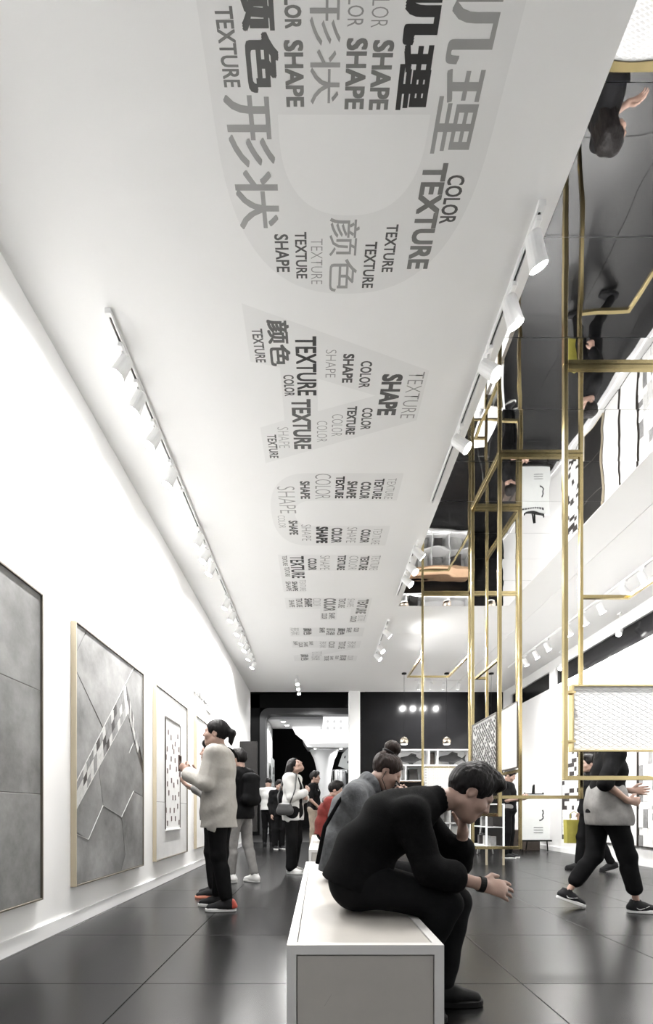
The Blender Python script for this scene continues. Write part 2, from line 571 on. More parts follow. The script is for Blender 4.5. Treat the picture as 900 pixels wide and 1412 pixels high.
S1 = (900 / 470.0, 250, 0)
S2 = (900 / 280.0, 320, 410)
S3 = (4.5, 360, 640)
WORDS = {'D': (S1, [
    ('TEXTURE', 122, 46, 15, 230, 1, 'mid'), ('颜色', 206, 92, -112, 245, 3, 'dark'), ('COLOR', 293, 46, -82, 75, 2, 'mid'),
    ('SHAPE', 298, 50, 105, 282, 2, 'mid'), ('形状', 380, 82, -50, 275, 0, 'grey'), ('COLOR', 462, 44, -75, 70, 0, 'grey'),
    ('SHAPE', 460, 54, 100, 288, 2, 'mid'), ('COLOR', 527, 46, -70, 72, -1, 'grey'), ('SHAPE', 527, 54, 105, 290, 2, 'mid'),
    ('肌理', 628, 92, -90, 290, 3, 'black'), ('肌理', 757, 122, -125, 405, 1, 'grey'), ('形状', 191, 118, 250, 605, 1, 'grey'),
    ('TEXTURE', 647, 60, 430, 710, 2, 'mid'), ('COLOR', 714, 44, 462, 590, 1, 'dark'), ('颜色', 428, 76, 575, 770, 0, 'grey'),
    ('TEXTURE', 550, 30, 592, 718, 1, 'dark'), ('TEXTURE', 496, 30, 638, 760, 1, 'dark'), ('TEXTURE', 357, 30, 630, 750, -1, 'grey'),
    ('TEXTURE', 316, 30, 612, 735, 1, 'dark'), ('SHAPE', 266, 36, 618, 718, 1, 'dark')]),
    'A': (S2, [
    ('颜色', 208, 95, 98, 305, 2, 'dark'), ('TEXTURE', 118, 46, 138, 288, 1, 'dark'), ('TEXTURE', 328, 90, 172, 435, 1, 'black'),
    ('SHAPE', 437, 46, 232, 355, -1, 'grey'), ('SHAPE', 513, 48, 250, 378, 2, 'dark'), ('COLOR', 590, 50, 282, 400, 1, 'dark'),
    ('SHAPE', 697, 88, 340, 522, 3, 'dark'), ('TEXTURE', 797, 66, 330, 535, -1, 'grey'), ('COLOR', 252, 46, 343, 437, 1, 'dark'),
    ('TEXTURE', 308, 82, 450, 672, 2, 'dark'), ('COLOR', 398, 46, 548, 640, -1, 'grey'), ('COLOR', 465, 48, 518, 615, -1, 'grey'),
    ('TEXTURE', 527, 42, 482, 608, 2, 'dark'), ('COLOR', 595, 46, 490, 585, 1, 'dark'), ('SHAPE', 228, 48, 575, 668, -1, 'light'),
    ('TEXTURE', 180, 40, 608, 712, 1, 'dark')]),
    'U': (S3, [
    ('SHAPE', 160, 105, 138, 305, -1, 'grey'), ('SHAPE', 272, 60, 105, 215, 2, 'dark'), ('COLOR', 383, 98, 60, 215, -1, 'grey'),
    ('TEXTURE', 487, 54, 75, 212, 2, 'black'), ('SHAPE', 562, 62, 105, 212, 2, 'dark'), ('COLOR', 645, 62, 110, 215, 2, 'dark'),
    ('TEXTURE', 725, 58, 90, 215, 1, 'black'), ('TEXTURE', 800, 52, 88, 215, -1, 'grey'), ('COLOR', 128, 44, 318, 395, -1, 'grey'),
    ('SHAPE', 200, 56, 350, 438, 2, 'dark'), ('SHAPE', 280, 58, 375, 475, -1, 'grey'), ('SHAPE', 377, 74, 388, 490, 3, 'black'),
    ('COLOR', 468, 66, 395, 487, 2, 'dark'), ('SHAPE', 560, 60, 392, 487, -1, 'grey'), ('COLOR', 645, 58, 405, 487, 2, 'dark'),
    ('TEXTURE', 715, 52, 400, 497, -1, 'grey')]),
    'L': (S3, [
    ('TEXTURE', 147, 30, 568, 630, 1, 'mid'), ('TEXTURE', 162, 30, 638, 697, 1, 'mid'), ('TEXTURE', 225, 84, 570, 707, 1, 'black'),
    ('COLOR', 317, 54, 585, 657, 2, 'dark'), ('SHAPE', 395, 60, 568, 655, -1, 'grey'), ('TEXTURE', 497, 50, 565, 657, 2, 'dark'),
    ('COLOR', 570, 54, 570, 655, -1, 'grey'), ('TEXTURE', 637, 54, 570, 657, 2, 'dark'), ('TEXTURE', 705, 52, 568, 655, -1, 'grey'),
    ('SHAPE', 170, 32, 728, 787, 1, 'mid'), ('SHAPE', 209, 34, 728, 787, 2, 'dark'), ('TEXTURE', 258, 38, 718, 787, -1, 'grey')]),
    'F': (S3, [
    ('SHAPE', 190, 34, 843, 887, 1, 'mid'), ('TEXTURE', 236, 38, 833, 887, 1, 'dark'), ('SHAPE', 292, 48, 833, 885, 3, 'dark'),
    ('COLOR', 345, 50, 833, 880, -1, 'grey'), ('COLOR', 425, 76, 833, 910, 2, 'mid'), ('TEXTURE', 500, 42, 833, 890, 1, 'mid'),
    ('SHAPE', 555, 42, 835, 885, -1, 'grey'), ('TEXTURE', 625, 66, 838, 927, 2, 'mid'), ('COLOR', 392, 36, 925, 960, 1, 'dark'),
    ('SHAPE', 438, 38, 922, 957, 1, 'dark'), ('COLOR', 572, 38, 942, 980, 1, 'dark'), ('TEXTURE', 622, 44, 935, 972, -1, 'grey')]),
    'I': (S3, [
    ('形状', 210, 54, 1015, 1060, 0, 'light'), ('颜色', 288, 54, 1018, 1060, 2, 'dark'), ('SHAPE', 378, 34, 1015, 1045, 2, 'dark'),
    ('肌理', 430, 52, 1018, 1060, 1, 'dark'), ('颜色', 497, 48, 1018, 1060, 2, 'dark'), ('SHAPE', 545, 32, 1015, 1043, 1, 'dark'),
    ('COLOR', 590, 32, 1015, 1040, 1, 'dark')]),
    'N': (S3, [
    ('SHAPE', 213, 26, 1100, 1122, 1, 'dark'), ('COLOR', 245, 26, 1105, 1135, 1, 'dark'), ('SHAPE', 277, 26, 1105, 1132, 1, 'dark'),
    ('SHAPE', 310, 24, 1100, 1122, 1, 'dark'), ('形状', 383, 42, 1100, 1140, 0, 'light'), ('COLOR', 437, 38, 1100, 1140, 1, 'mid'),
    ('TEXTURE', 500, 42, 1100, 1145, 1, 'mid'), ('形状', 560, 52, 1100, 1140, 0, 'light'), ('TEXTURE', 345, 60, 1163, 1190, -1, 'light'),
    ('颜色', 270, 50, 1180, 1218, 2, 'mid'), ('形状', 338, 54, 1192, 1215, 0, 'grey'), ('TEXTURE', 405, 28, 1190, 1218, 1, 'dark'),
    ('SHAPE', 437, 20, 1192, 1213, 1, 'dark'), ('COLOR', 470, 20, 1188, 1210, 1, 'dark'), ('肌理', 507, 38, 1185, 1217, 1, 'dark'),
    ('COLOR', 553, 32, 1187, 1215, -1, 'grey')]),
}
OFFS = {-1: -0.012, 0: 0.0, 1: 0.012, 2: 0.026, 3: 0.036}
for ch, (S, ws) in WORDS.items():
    for (body, xm, w, y0, y1, wt, shade) in ws:
        sc, ox, oy = S
        pxm, pw, py0, py1 = ox + xm / sc, w / sc, oy + y0 / sc, oy + y1 / sc
        d0, d1 = Dc(py0), Dc(py1)
        dm = Dc((py0 + py1) / 2)
        xc = (pxm - CX) * dm / F_PX
        xw = pw * dm / F_PX
        cjk = ord(body[0]) > 1000
        TEXTS.append((text_curve(body, 0.0 if cjk or wt > 0 else OFFS[wt]), (d0, d1, xc - xw / 2, xc + xw / 2), 'print_' + shade, ch, {0: 0.004, 1: .012, 2: .026, 3: .040}[wt] if cjk else {1: .020, 2: .034, 3: .042}.get(wt, 0.0)))
sign_txt = text_curve('DAULFIN', 0.01)
sign_txt.data.extrude = 0.06
bpy.context.view_layer.update()
dg = bpy.context.evaluated_depsgraph_get()


def grab(o):
    me = bpy.data.meshes.new_from_object(o.evaluated_get(dg))
    c = o.data
    bpy.data.objects.remove(o)
    bpy.data.curves.remove(c)
    return me


def map_mesh(me, fn):
    n = len(me.vertices)
    co = np.empty(n * 3); me.vertices.foreach_get('co', co)
    co = co.reshape(-1, 3)
    co = fn(co)
    me.vertices.foreach_set('co', co.ravel())
    me.update()
    me.materials.clear()


def thicken(me, r):
    bm = bmesh.new()
    for i, (ca, sa) in enumerate(((1, 1), (1, -1), (-1, 1), (-1, -1), (1, 0), (-1, 0), (0, 1), (0, -1))):
        n0 = len(bm.verts)
        bm.from_mesh(me)
        bm.verts.ensure_lookup_table()
        bmesh.ops.translate(bm, verts=bm.verts[n0:], vec=(r * ca, r * sa, 0.002 * i))
    bm.from_mesh(me)
    bm.to_mesh(me); bm.free()
    return me


for ch, o in poly_objs:
    me = grab(o)
    uc = [sum(p[0] for p in l) / len(l) for c2, l in [(c, ls[0]) for c, ls in LETTERS] if c2 == ch][0]

    def fn(co):
        return np.stack([co[:, 1], co[:, 0] - uc, np.zeros(len(co))], 1)
    map_mesh(me, fn)
    r = thing('ceiling_letter', 'large pale grey letter %s filled with dark words printed on the white ceiling' % ch, 'letter', (0.17, uc, ZC - .0007))
    for v in me.vertices: v.co.x -= .17
    link('letter_shape', me, 'letter_grey', r)
    LET[ch] = r
for o, (u0, u1, v0, v1), m, ch, bold in TEXTS:
    me = grab(o)
    if bold:
        me = thicken(me, bold)
    r = LET[ch]
    rx, ry = r.location.x, r.location.y

    def fn(co):
        lo, hi = co.min(0), co.max(0)
        u = u0 + (co[:, 0] - lo[0]) / (hi[0] - lo[0]) * (u1 - u0)
        v = v0 + (co[:, 1] - lo[1]) / (hi[1] - lo[1]) * (v1 - v0)
        return np.stack([v - rx, u - ry, -.0004 - .02 * co[:, 2]], 1)
    map_mesh(me, fn)
    link('printed_word', me, m, r)

# raised white lettering on the left wall
me = grab(sign_txt)


def fn(co):
    lo, hi = co.min(0), co.max(0)
    y = 7.50 + (co[:, 0] - lo[0]) / (hi[0] - lo[0]) * 1.25
    z = 2.74 + (co[:, 1] - lo[1]) / (hi[1] - lo[1]) * .24
    return np.stack([XL + (co[:, 2] - lo[2]) / (hi[2] - lo[2]) * .03 - XL, y - 8.1, z - 2.74], 1)


map_mesh(me, fn)
t = thing('wall_sign', 'raised white lettering on the left wall above the framed panels', 'sign', (XL, 8.1, 2.74))
link('lettering', me, 'white_paint', t)
box('underline', 'white_paint', t, 0, .02, .25, .62, -.10, -.085)

# ------------------------------------------------------------------ framed panels on the left wall
def framed(name, label, cat, side, y0, y1, z0, z1, edge='champagne', back='marble_grey', thick=.045):
    """side -1: left wall, +1: right wall. returns root and the x of the face, with face direction"""
    xw = XL if side < 0 else XR
    s = 1 if side < 0 else -1
    t = thing(name, label, cat, (xw, (y0 + y1) / 2, z0))
    yc = (y0 + y1) / 2
    a, b = y0 - yc, y1 - yc
    H = z1 - z0

    def bx(nm, m, xa, xb, ya, yb, za, zb, bevel=0.0, par=None):
        xa, xb = sorted((xa * s, xb * s))
        return box(nm, m, par or t, xa, xb, ya, yb, za, zb, bevel)
    bx('backing_board', 'dark_edge', 0.001, thick - .014, a + .01, b - .01, .01, H - .01)
    e = .012
    bx('border_strip', edge, 0.001, thick, a, a + e, 0, H, .001)
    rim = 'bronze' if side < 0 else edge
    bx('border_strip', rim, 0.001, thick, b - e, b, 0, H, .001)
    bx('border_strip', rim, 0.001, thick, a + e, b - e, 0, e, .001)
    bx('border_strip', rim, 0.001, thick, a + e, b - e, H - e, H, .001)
    return t, bx, yc, z0


def slab(t, nm, m, pts, x0, x1, shrink=.004):
    cy = sum(p[0] for p in pts) / len(pts); cz = sum(p[1] for p in pts) / len(pts)
    q = []
    for y, z in pts:
        L = math.hypot(y - cy, z - cz)
        f = max(0, 1 - shrink / max(L, .01))
        q.append((cy + (y - cy) * f, cz + (z - cz) * f))
    return MB().prism_x(q, x0, x1).build(nm, m, t, fix=True)


# nearest: plain grey slabs
t, bx, yc, z0 = framed('framed_artwork', 'tall framed panel of plain grey stone slabs without mosaic', 'wall panel', -1, 1.95, 3.326, .29, 2.387)
for za, zb in ((.012, .722), (.726, 1.428), (1.432, 2.085)):
    bx('stone_slab', 'marble_grey', .012, .033, -.674, .674, za, zb, .002)

# grey stone with diagonal mosaic stripe
t, bx, yc, z0 = framed('framed_artwork', 'tall framed panel of cut grey stone with a bent mosaic stripe', 'wall panel', -1, 3.775, 5.25, .305, 2.385)
A2Y0, A2Y1, A2H = 3.775 - yc + .014, 5.25 - yc - .014, 2.08 - .014


def unp(cx, cy):
    """crop point (scale 2.477, origin (0,760)) on the panel face -> local (y,z)"""
    x, y = cx / 2.477, 760 + cy / 2.477
    d = F_PX * 1.893 / (CX - x)
    yy = min(max(d - yc, A2Y0), A2Y1)
    zz = min(max(CAMH + (CY - y) * d / F_PX - z0, .014), A2H)
    return (yy, zz)


BL, TL, TR, BR = (250, 1160), (250, 230), (490, 410), (490, 1090)
polys = [
    [TL, (294, 270), (258, 345), (250, 350)],
    [(258, 345), (296, 272), (456, 388), (352, 603), (258, 405)],
    [(250, 400), (262, 413), (351, 606), (258, 790), (250, 800)],
    [(456, 388), TR, (490, 720), (472, 640), (430, 452)],
    [(256, 885), (337, 738), (352, 868), (302, 985), (262, 966), (250, 958)],
    [(337, 738), (436, 556), (468, 690), (490, 760), (490, 838), (456, 820), (415, 908), (352, 868)],
    [(250, 958), (302, 985), (352, 868), (415, 908), (428, 1040), (414, 1110), BL],
    [(415, 908), (456, 820), (490, 838), BR, (414, 1110), (428, 1040)],
]
for p in polys:
    slab(t, 'stone_slab', 'marble_grey', [unp(*q) for q in p], .012, .0365, .004)
rc = random.Random(3)


def chip_mat():
    return rc.choice(['chip_mid', 'chip_mid', 'chip_light', 'chip_light', 'chip_light', 'chip_dark', 'marble_grey'])


a0, a1 = unp(256, 795), unp(430, 458)
b0, b1 = unp(256, 880), unp(437, 552)
N1 = 17
for i in range(N1):
    for j in range(3):
        def pt(ii, jj):
            f, g = ii / N1, jj / 3.0
            pa = (a0[0] + (a1[0] - a0[0]) * f, a0[1] + (a1[1] - a0[1]) * f)
            pb = (b0[0] + (b1[0] - b0[0]) * f, b0[1] + (b1[1] - b0[1]) * f)
            return (pa[0] + (pb[0] - pa[0]) * g, pa[1] + (pb[1] - pa[1]) * g)
        slab(t, 'mosaic_chip', chip_mat(), [pt(i, j), pt(i + 1, j), pt(i + 1, j + 1), pt(i, j + 1)], .012, .0385, .0025)
a0, a1 = unp(432, 462), unp(478, 660)
b0, b1 = unp(437, 556), unp(470, 690)
N2 = 9
for i in range(N2):
    for j in range(2):
        def pt(ii, jj):
            f, g = ii / N2, jj / 2.0
            pa = (a0[0] + (a1[0] - a0[0]) * f, a0[1] + (a1[1] - a0[1]) * f)
            pb = (b0[0] + (b1[0] - b0[0]) * f, b0[1] + (b1[1] - b0[1]) * f)
            return (pa[0] + (pb[0] - pa[0]) * g, pa[1] + (pb[1] - pa[1]) * g)
        slab(t, 'mosaic_chip', chip_mat(), [pt(i, j), pt(i + 1, j), pt(i + 1, j + 1), pt(i, j + 1)], .012, .0385, .0025)
# pale metal inlay lines
def inlay(p, q, w=.0035):
    p, q = unp(*p), unp(*q)
    L = math.hypot(q[0] - p[0], q[1] - p[1])
    n = (-(q[1] - p[1]) / L * w / 2, (q[0] - p[0]) / L * w / 2)
    MB().prism_x([(p[0] + n[0], p[1] + n[1]), (q[0] + n[0], q[1] + n[1]), (q[0] - n[0], q[1] - n[1]), (p[0] - n[0], p[1] - n[1])], .012, .0392).build('inlay_strip', 'chip_light', t, fix=True)


for p, q in (((456, 388), (256, 790)), ((437, 552), (256, 884)), ((302, 985), (352, 868)), ((352, 868), (415, 908)), ((415, 908), (456, 820)), ((302, 985), (258, 966)), ((455, 655), (441, 690))):
    inlay(p, q)

# pale stone with inset mosaic
t, bx, yc, z0 = framed('framed_artwork', 'tall framed panel of pale stone with an inset strip of dark chips', 'wall panel', -1, 5.65, 7.02, .305, 2.385)
bx('stone_slab', 'marble_pale', .012, .032, -.672, .672, .014, .70, .0015)
bx('stone_slab', 'marble_pale', .012, .032, -.672, -.333, .704, 2.066, .0015)
bx('stone_slab', 'marble_pale', .012, .032, .333, .672, .704, 2.066, .0015)
bx('stone_slab', 'marble_pale', .012, .032, -.331, .331, 1.78, 2.066, .0015)
iy0, iy1, iz0, iz1 = -.31, .31, .36, 1.75
bx('inset_frame', 'dark_edge', .012, .042, iy0 - .012, iy0, iz0, iz1)
bx('inset_frame', 'dark_edge', .012, .042, iy1, iy1 + .012, iz0, iz1)
bx('inset_frame', 'dark_edge', .012, .042, iy0 - .012, iy1 + .012, iz1, iz1 + .012)
bx('inset_frame', 'gloss_white', .012, .05, iy0 - .012, iy1 + .012, iz0 - .014, iz0)
bx('inset_field', 'chip_white', .012, .036, iy0, iy1, iz0, iz1)
chips = [(175, 378), (195, 418), (245, 412), (225, 467), (206, 488), (252, 508), (166, 503), (216, 523), (156, 563), (196, 578), (252, 568), (225, 590), (187, 640), (235, 655), (168, 667),
         (262, 695), (198, 740), (244, 750), (168, 765), (216, 775), (178, 832), (252, 843), (208, 868), (227, 868), (244, 932), (158, 962), (188, 963), (218, 963), (198, 1025), (227, 1025), (168, 1060), (254, 1053)]
for cx_, cy_ in chips:
    x, y = 200 + cx_ / 5.43, 940 + cy_ / 5.43
    d = F_PX * 1.893 / (CX - x)
    zz = CAMH + (CY - y) * d / F_PX - z0
    yy = d - yc
    yy = max(iy0 + .02, min(iy1 - .02, yy)); zz = max(iz0 + .04, min(iz1 - .04, zz))
    bx('mosaic_chip', 'chip_brown', .03, .0385, yy - .019, yy + .019, zz - .033, zz + .033)
# white plain panel
t, bx, yc, z0 = framed('framed_artwork', 'framed white panel below the raised wall lettering, partly behind the person in cream', 'wall panel', -1, 7.53, 8.9, .305, 2.385)
bx('stone_slab', 'chip_white', .012, .033, -.672, .672, .014, 1.03, .0015)
bx('stone_slab', 'chip_white', .012, .033, -.672, .672, 1.034, 2.066, .0015)

# projecting dark panel near the doorway
t = thing('projecting_panel', 'black board projecting from the left wall near the doorway', 'panel', (XL, 12.0, .38))
box('board', 'charcoal', t, 0, .43, -.03, .03, 0, 2.24, .004)
box('bracket', 'black_matt', t, 0, .04, -.045, .045, .3, .36)
box('bracket', 'black_matt', t, 0, .04, -.045, .045, 1.8, 1.86)

# ------------------------------------------------------------------ panels on the right wall
t, bx, yc, z0 = framed('mosaic_artwork', 'framed white mosaic panel dotted with black chips on the right wall', 'wall panel', 1, 9.72, 10.42, .29, 2.35, edge='dark_edge')
rr = random.Random(11)
mb_w, mb_d = MB(), MB()
ncol, nrow = 7, 23
cw, chh = (.70 - .03) / ncol, (2.06 - .03) / nrow
m_w = MB().box(-.043, -.012, 0, cw - .003, 0, chh - .003).mesh('mosaic_chip'); m_w.materials.append(MATS['chip_white'])
m_d = MB().box(-.044, -.012, 0, cw - .003, 0, chh - .003).mesh('mosaic_chip'); m_d.materials.append(MATS['chip_dark'])
for i in range(ncol):
    off = rr.random() * .5
    for j in range(nrow):
        o = link('mosaic_chip', m_d if rr.random() < .24 else m_w, None, t, loc=(0, -.335 + cw * i, .015 + chh * j))
t, bx, yc, z0 = framed('stone_artwork', 'dark stone panel between the dotted mosaic and the white panels', 'wall panel', 1, 8.98, 9.62, .29, 2.35, edge='champagne')
for za in (.014, .70, 1.386):
    bx('stone_slab', 'charcoal', .012, .036, -.306, .306, za, za + .66, .002)
for (ya, yb, lb) in ((8.45, 8.92, 'white stone panel standing next to the dark stone panel on the right wall'), (7.97, 8.42, 'white stone panel standing next to the grey block mosaic on the right wall')):
    t, bx, yc, z0 = framed('stone_artwork', lb, 'wall panel', 1, ya, yb, .31, 2.35, edge='dark_edge')
    w = (yb - ya) / 2 - .014
    bx('stone_slab', 'chip_white', .012, .04, -w, w, .014, 1.02, .002)
    bx('stone_slab', 'chip_white', .012, .04, -w, w, 1.024, 2.026, .002)
t, bx, yc, z0 = framed('mosaic_artwork', 'tall mosaic panel of grey and white vertical blocks', 'wall panel', 1, 7.05, 7.94, .31, 2.35, edge='dark_edge')
ncol = 8
cw = (.89 - .03) / ncol
for i in range(ncol):
    z = .015
    while z < 2.0:
        h = min(rr.choice([.12, .18, .24, .3]), 2.025 - z)
        mm = rr.choice(['chip_white', 'chip_white', 'chip_light', 'chip_mid', 'chip_white', 'chip_light'])
        pr = rr.choice([0, .006, .012])
        bx('mosaic_block', mm, .012, .036 + pr, -.43 + cw * i, -.43 + cw * (i + 1) - .003, z, z + h - .003)
        z += h
# more of the row, seen in the ceiling mirror
t, bx, yc, z0 = framed('stone_artwork', 'pair of white slabs with a thin dark joint past the block mosaic', 'wall panel', 1, 5.3, 6.8, .31, 2.35, edge='dark_edge')
bx('stone_slab', 'chip_white', .012, .04, -.736, -.002, .014, 2.026, .002)
bx('stone_slab', 'chip_white', .012, .04, .002, .736, .014, 2.026, .002)
t, bx, yc, z0 = framed('mosaic_artwork', 'mosaic panel of grey blocks beyond the pair of white slabs', 'wall panel', 1, 3.9, 5.0, .31, 2.35, edge='dark_edge')
for i in range(9):
    z = .015
    while z < 2.0:
        h = min(rr.choice([.2, .28, .36]), 2.025 - z)
        bx('mosaic_block', rr.choice(['chip_white', 'chip_light', 'chip_mid', 'chip_white']), .012, .04, -.536 + .119 * i, -.536 + .119 * (i + 1) - .003, z, z + h - .003)
        z += h

# ------------------------------------------------------------------ brass frames hanging below the mirror
R_ = .0165


def bars(t, segs, r=R_):
    loc = t.location
    for nm, a, b in segs:
        a = Vector(a) - loc; b = Vector(b) - loc
        lo = [min(a[i], b[i]) - r for i in range(3)]
        hi = [max(a[i], b[i]) + r for i in range(3)]
        box(nm, 'brass', t, lo[0], hi[0], lo[1], hi[1], lo[2], hi[2], .0018)


ZT = 4.2845
XA0, XA1 = 1.89, 2.965
fa = thing('brass_frame', 'tall brass frame holding a white diamond-relief tile panel', 'frame', (XA0, 3.70, 1.15))
bars(fa, [('post', (XA0, 3.70, 1.15), (XA0, 3.70, ZT)), ('post', (XA1, 3.70, 1.15), (XA1, 3.70, ZT)),
          ('rail', (XA0 + .033, 3.70, 1.15), (XA1 - .033, 3.70, 1.15)), ('rail', (XA0 + .033, 3.70, ZT), (XA1 - .033, 3.70, ZT))])
# tile panel in it: relief diamonds
PX0, PX1, PZ0, PZ1 = 1.985, 2.93, 1.372, 1.868
px0, px1, pz0, pz1 = PX0 - XA0, PX1 - XA0, PZ0 - 1.15, PZ1 - 1.15
tp = box('tile_panel', 'gloss_white', fa, px0, px1, .072, .100, pz0, pz1)
for (a, b, c, d) in ((px0 - .012, px0, pz0 - .012, pz1 + .012), (px1, px1 + .012, pz0 - .012, pz1 + .012), (px0, px1, pz0 - .012, pz0), (px0, px1, pz1, pz1 + .012)):
    MB().box(a, b, .05, .11, c, d).build('panel_border', 'brass', tp)
for zz in (pz0 + .06, pz1 - .06):
    MB().box(.0, px0 - .012, .0, .060, zz - .008, zz + .008).build('bracket', 'brass', tp)
    MB().box(px1 + .012, XA1 - XA0, .0, .060, zz - .008, zz + .008).build('bracket', 'brass', tp)
dw, dh = .0735, .0382
dm = MB()
dm.v = [(-dw / 2 + .002, 0, 0), (0, 0, -dh / 2 + .001), (dw / 2 - .002, 0, 0), (0, 0, dh / 2 - .001),
        (-dw / 2 + .012, -.0032, 0), (0, -.0032, -dh / 2 + .006), (dw / 2 - .012, -.0032, 0), (0, -.0032, dh / 2 - .006)]
dm.f = [(0, 1, 5, 4), (1, 2, 6, 5), (2, 3, 7, 6), (3, 0, 4, 7), (4, 5, 6, 7)]
dme = dm.mesh('relief_tile'); dme.materials.append(MATS['gloss_white'])
nd = 0
for j in range(1, 26):
    z = pz0 + dh / 2 * j
    if z > pz1 - dh / 2 + .001: break
    for i in range(14):
        x = px0 + dw / 2 + dw * i + (dw / 2 if j % 2 == 0 else 0)
        if x > px1 - dw / 2 + .001: break
        link('relief_tile', dme, None, tp, loc=(x, .072, z))

XB0, XB1 = 1.735, 2.51
fb = thing('brass_frame', 'brass frame with a dotted mosaic side panel and a low crossbar', 'frame', (XB0, 4.62, .86))
bars(fb, [('post', (XB0, 4.62, .86), (XB0, 4.62, ZT)), ('post', (XB1, 4.62, 1.03), (XB1, 4.62, ZT)),
          ('rail', (XB0 + .033, 4.62, 1.03), (XB1 - .033, 4.62, 1.03)), ('rail', (XB0 + .033, 4.62, ZT), (XB1 - .033, 4.62, ZT)),
          ('rail', (XB0, 4.655, .86), (XB0, 5.39, .86)), ('rail', (XB0, 4.655, ZT), (XB0, 5.39, ZT)), ('rail', (XB0, 4.655, 1.03), (XB0, 5.39, 1.03)),
          ('arm', (XB1 + .033, 4.62, 2.94), (XA1, 4.62, 2.94)), ('arm', (XA1, 4.585, 2.94), (XA1, 3.735, 2.94))])
# dotted mosaic panel along the side
sp = MB().box(-.012, .012, .05, .76, 1.17 - .86, 1.84 - .86).build('mosaic_panel', 'chip_white', fb)
for (ya, yb, za, zb) in ((.038, .05, .298, .992), (.76, .772, .298, .992), (.05, .76, .298, .31), (.05, .76, .98, .992)):
    MB().box(-.02, .02, ya, yb, za, zb).build('panel_border', 'dark_edge', sp)
cm = MB().prism_x([(-.015, 0), (0, -.015), (.015, 0), (0, .015)], -.0165, -.012).mesh('mosaic_chip'); cm.materials.append(MATS['chip_dark'])
rs = random.Random(5)
for j in range(26):
    for i in range(13):
        if rs.random() < .12: continue
        y = .075 + .056 * i + (.028 if j % 2 else 0) + rs.uniform(-.003, .003)
        z = .326 + .0258 * j + rs.uniform(-.002, .002)
        if y > .745 or z > .968: continue
        link('mosaic_chip', cm, None, sp, loc=(0, y, z))

XC1 = 2.27
fc = thing('brass_frame', 'brass frame with a plain white side panel reaching down near the floor', 'frame', (XB0, 5.43, .485))
bars(fc, [('post', (XB0, 5.43, .485), (XB0, 5.43, ZT)), ('post', (XC1, 5.43, .485), (XC1, 5.43, ZT)),
          ('rail', (XB0 + .033, 5.43, .485), (XC1 - .033, 5.43, .485)), ('rail', (XB0 + .033, 5.43, ZT), (XC1 - .033, 5.43, ZT)),
          ('post', (XC1, 6.50, 1.35), (XC1, 6.50, ZT)), ('rail', (XC1, 5.465, ZT), (XC1, 6.465, ZT)), ('rail', (XC1, 5.465, 1.35), (XC1, 6.465, 1.35)),
          ('arm', (2.125, 6.50, 2.68), (XC1 - .033, 6.50, 2.68)), ('arm', (2.125, 5.66, 2.68), (2.125, 6.465, 2.68))])
lx = XC1 - XB0
sp = MB().box(lx - .012, lx + .012, .05, 1.02, 1.40 - .485, 2.13 - .485).build('white_panel', 'chip_white', fc)
for (ya, yb, za, zb) in ((.038, .05, .903, 1.657), (1.02, 1.032, .903, 1.657), (.05, 1.02, .903, .915), (.05, 1.02, 1.645, 1.657)):
    MB().box(lx - .02, lx + .02, ya, yb, za, zb).build('panel_border', 'dark_edge', sp)

XD0, XD1, XD2 = 1.64, 2.375, 3.12
fd = thing('brass_frame', 'brass frame farthest from the bench, with a projecting horizontal loop and a speckled white panel', 'frame', (XD0, 7.58, .95))
bars(fd, [('post', (XD0, 7.58, .95), (XD0, 7.58, ZT)), ('post', (XD1, 7.58, .95), (XD1, 7.58, ZT)), ('post', (XD2, 7.58, 1.60), (XD2, 7.58, ZT)),
          ('rail', (XD0 + .033, 7.58, .95), (XD1 - .033, 7.58, .95)), ('rail', (XD0 + .033, 7.58, ZT), (XD2 - .033, 7.58, ZT)),
          ('rail', (XD1 + .033, 7.58, 1.60), (XD2 - .033, 7.58, 1.60)),
          ('arm', (XD0, 7.615, 3.34), (XD0, 8.80, 3.34)), ('arm', (XD1, 7.615, 3.34), (XD1, 8.80, 3.34)), ('arm', (XD0 + .033, 8.80, 3.34), (XD1 - .033, 8.80, 3.34))])
sp = MB().box(.03, XD1 - XD0 - .03, -.008, .02, .10, .625).build('brick_panel', 'chip_light', fd)
MB().box(.02, XD1 - XD0 - .02, -.02, .03, .625, .64).build('panel_border', 'brass', sp)
bme = MB().box(0, .052, -.014, -.008, 0, .0185).mesh('small_brick'); bme.materials.append(MATS['chip_white'])
for j in range(25):
    for i in range(12):
        x = .034 + .0555 * i + (.0277 if j % 2 else 0)
        if x + .052 > XD1 - XD0 - .03: continue
        link('small_brick', bme, None, sp, loc=(x, 0, .104 + .0208 * j))

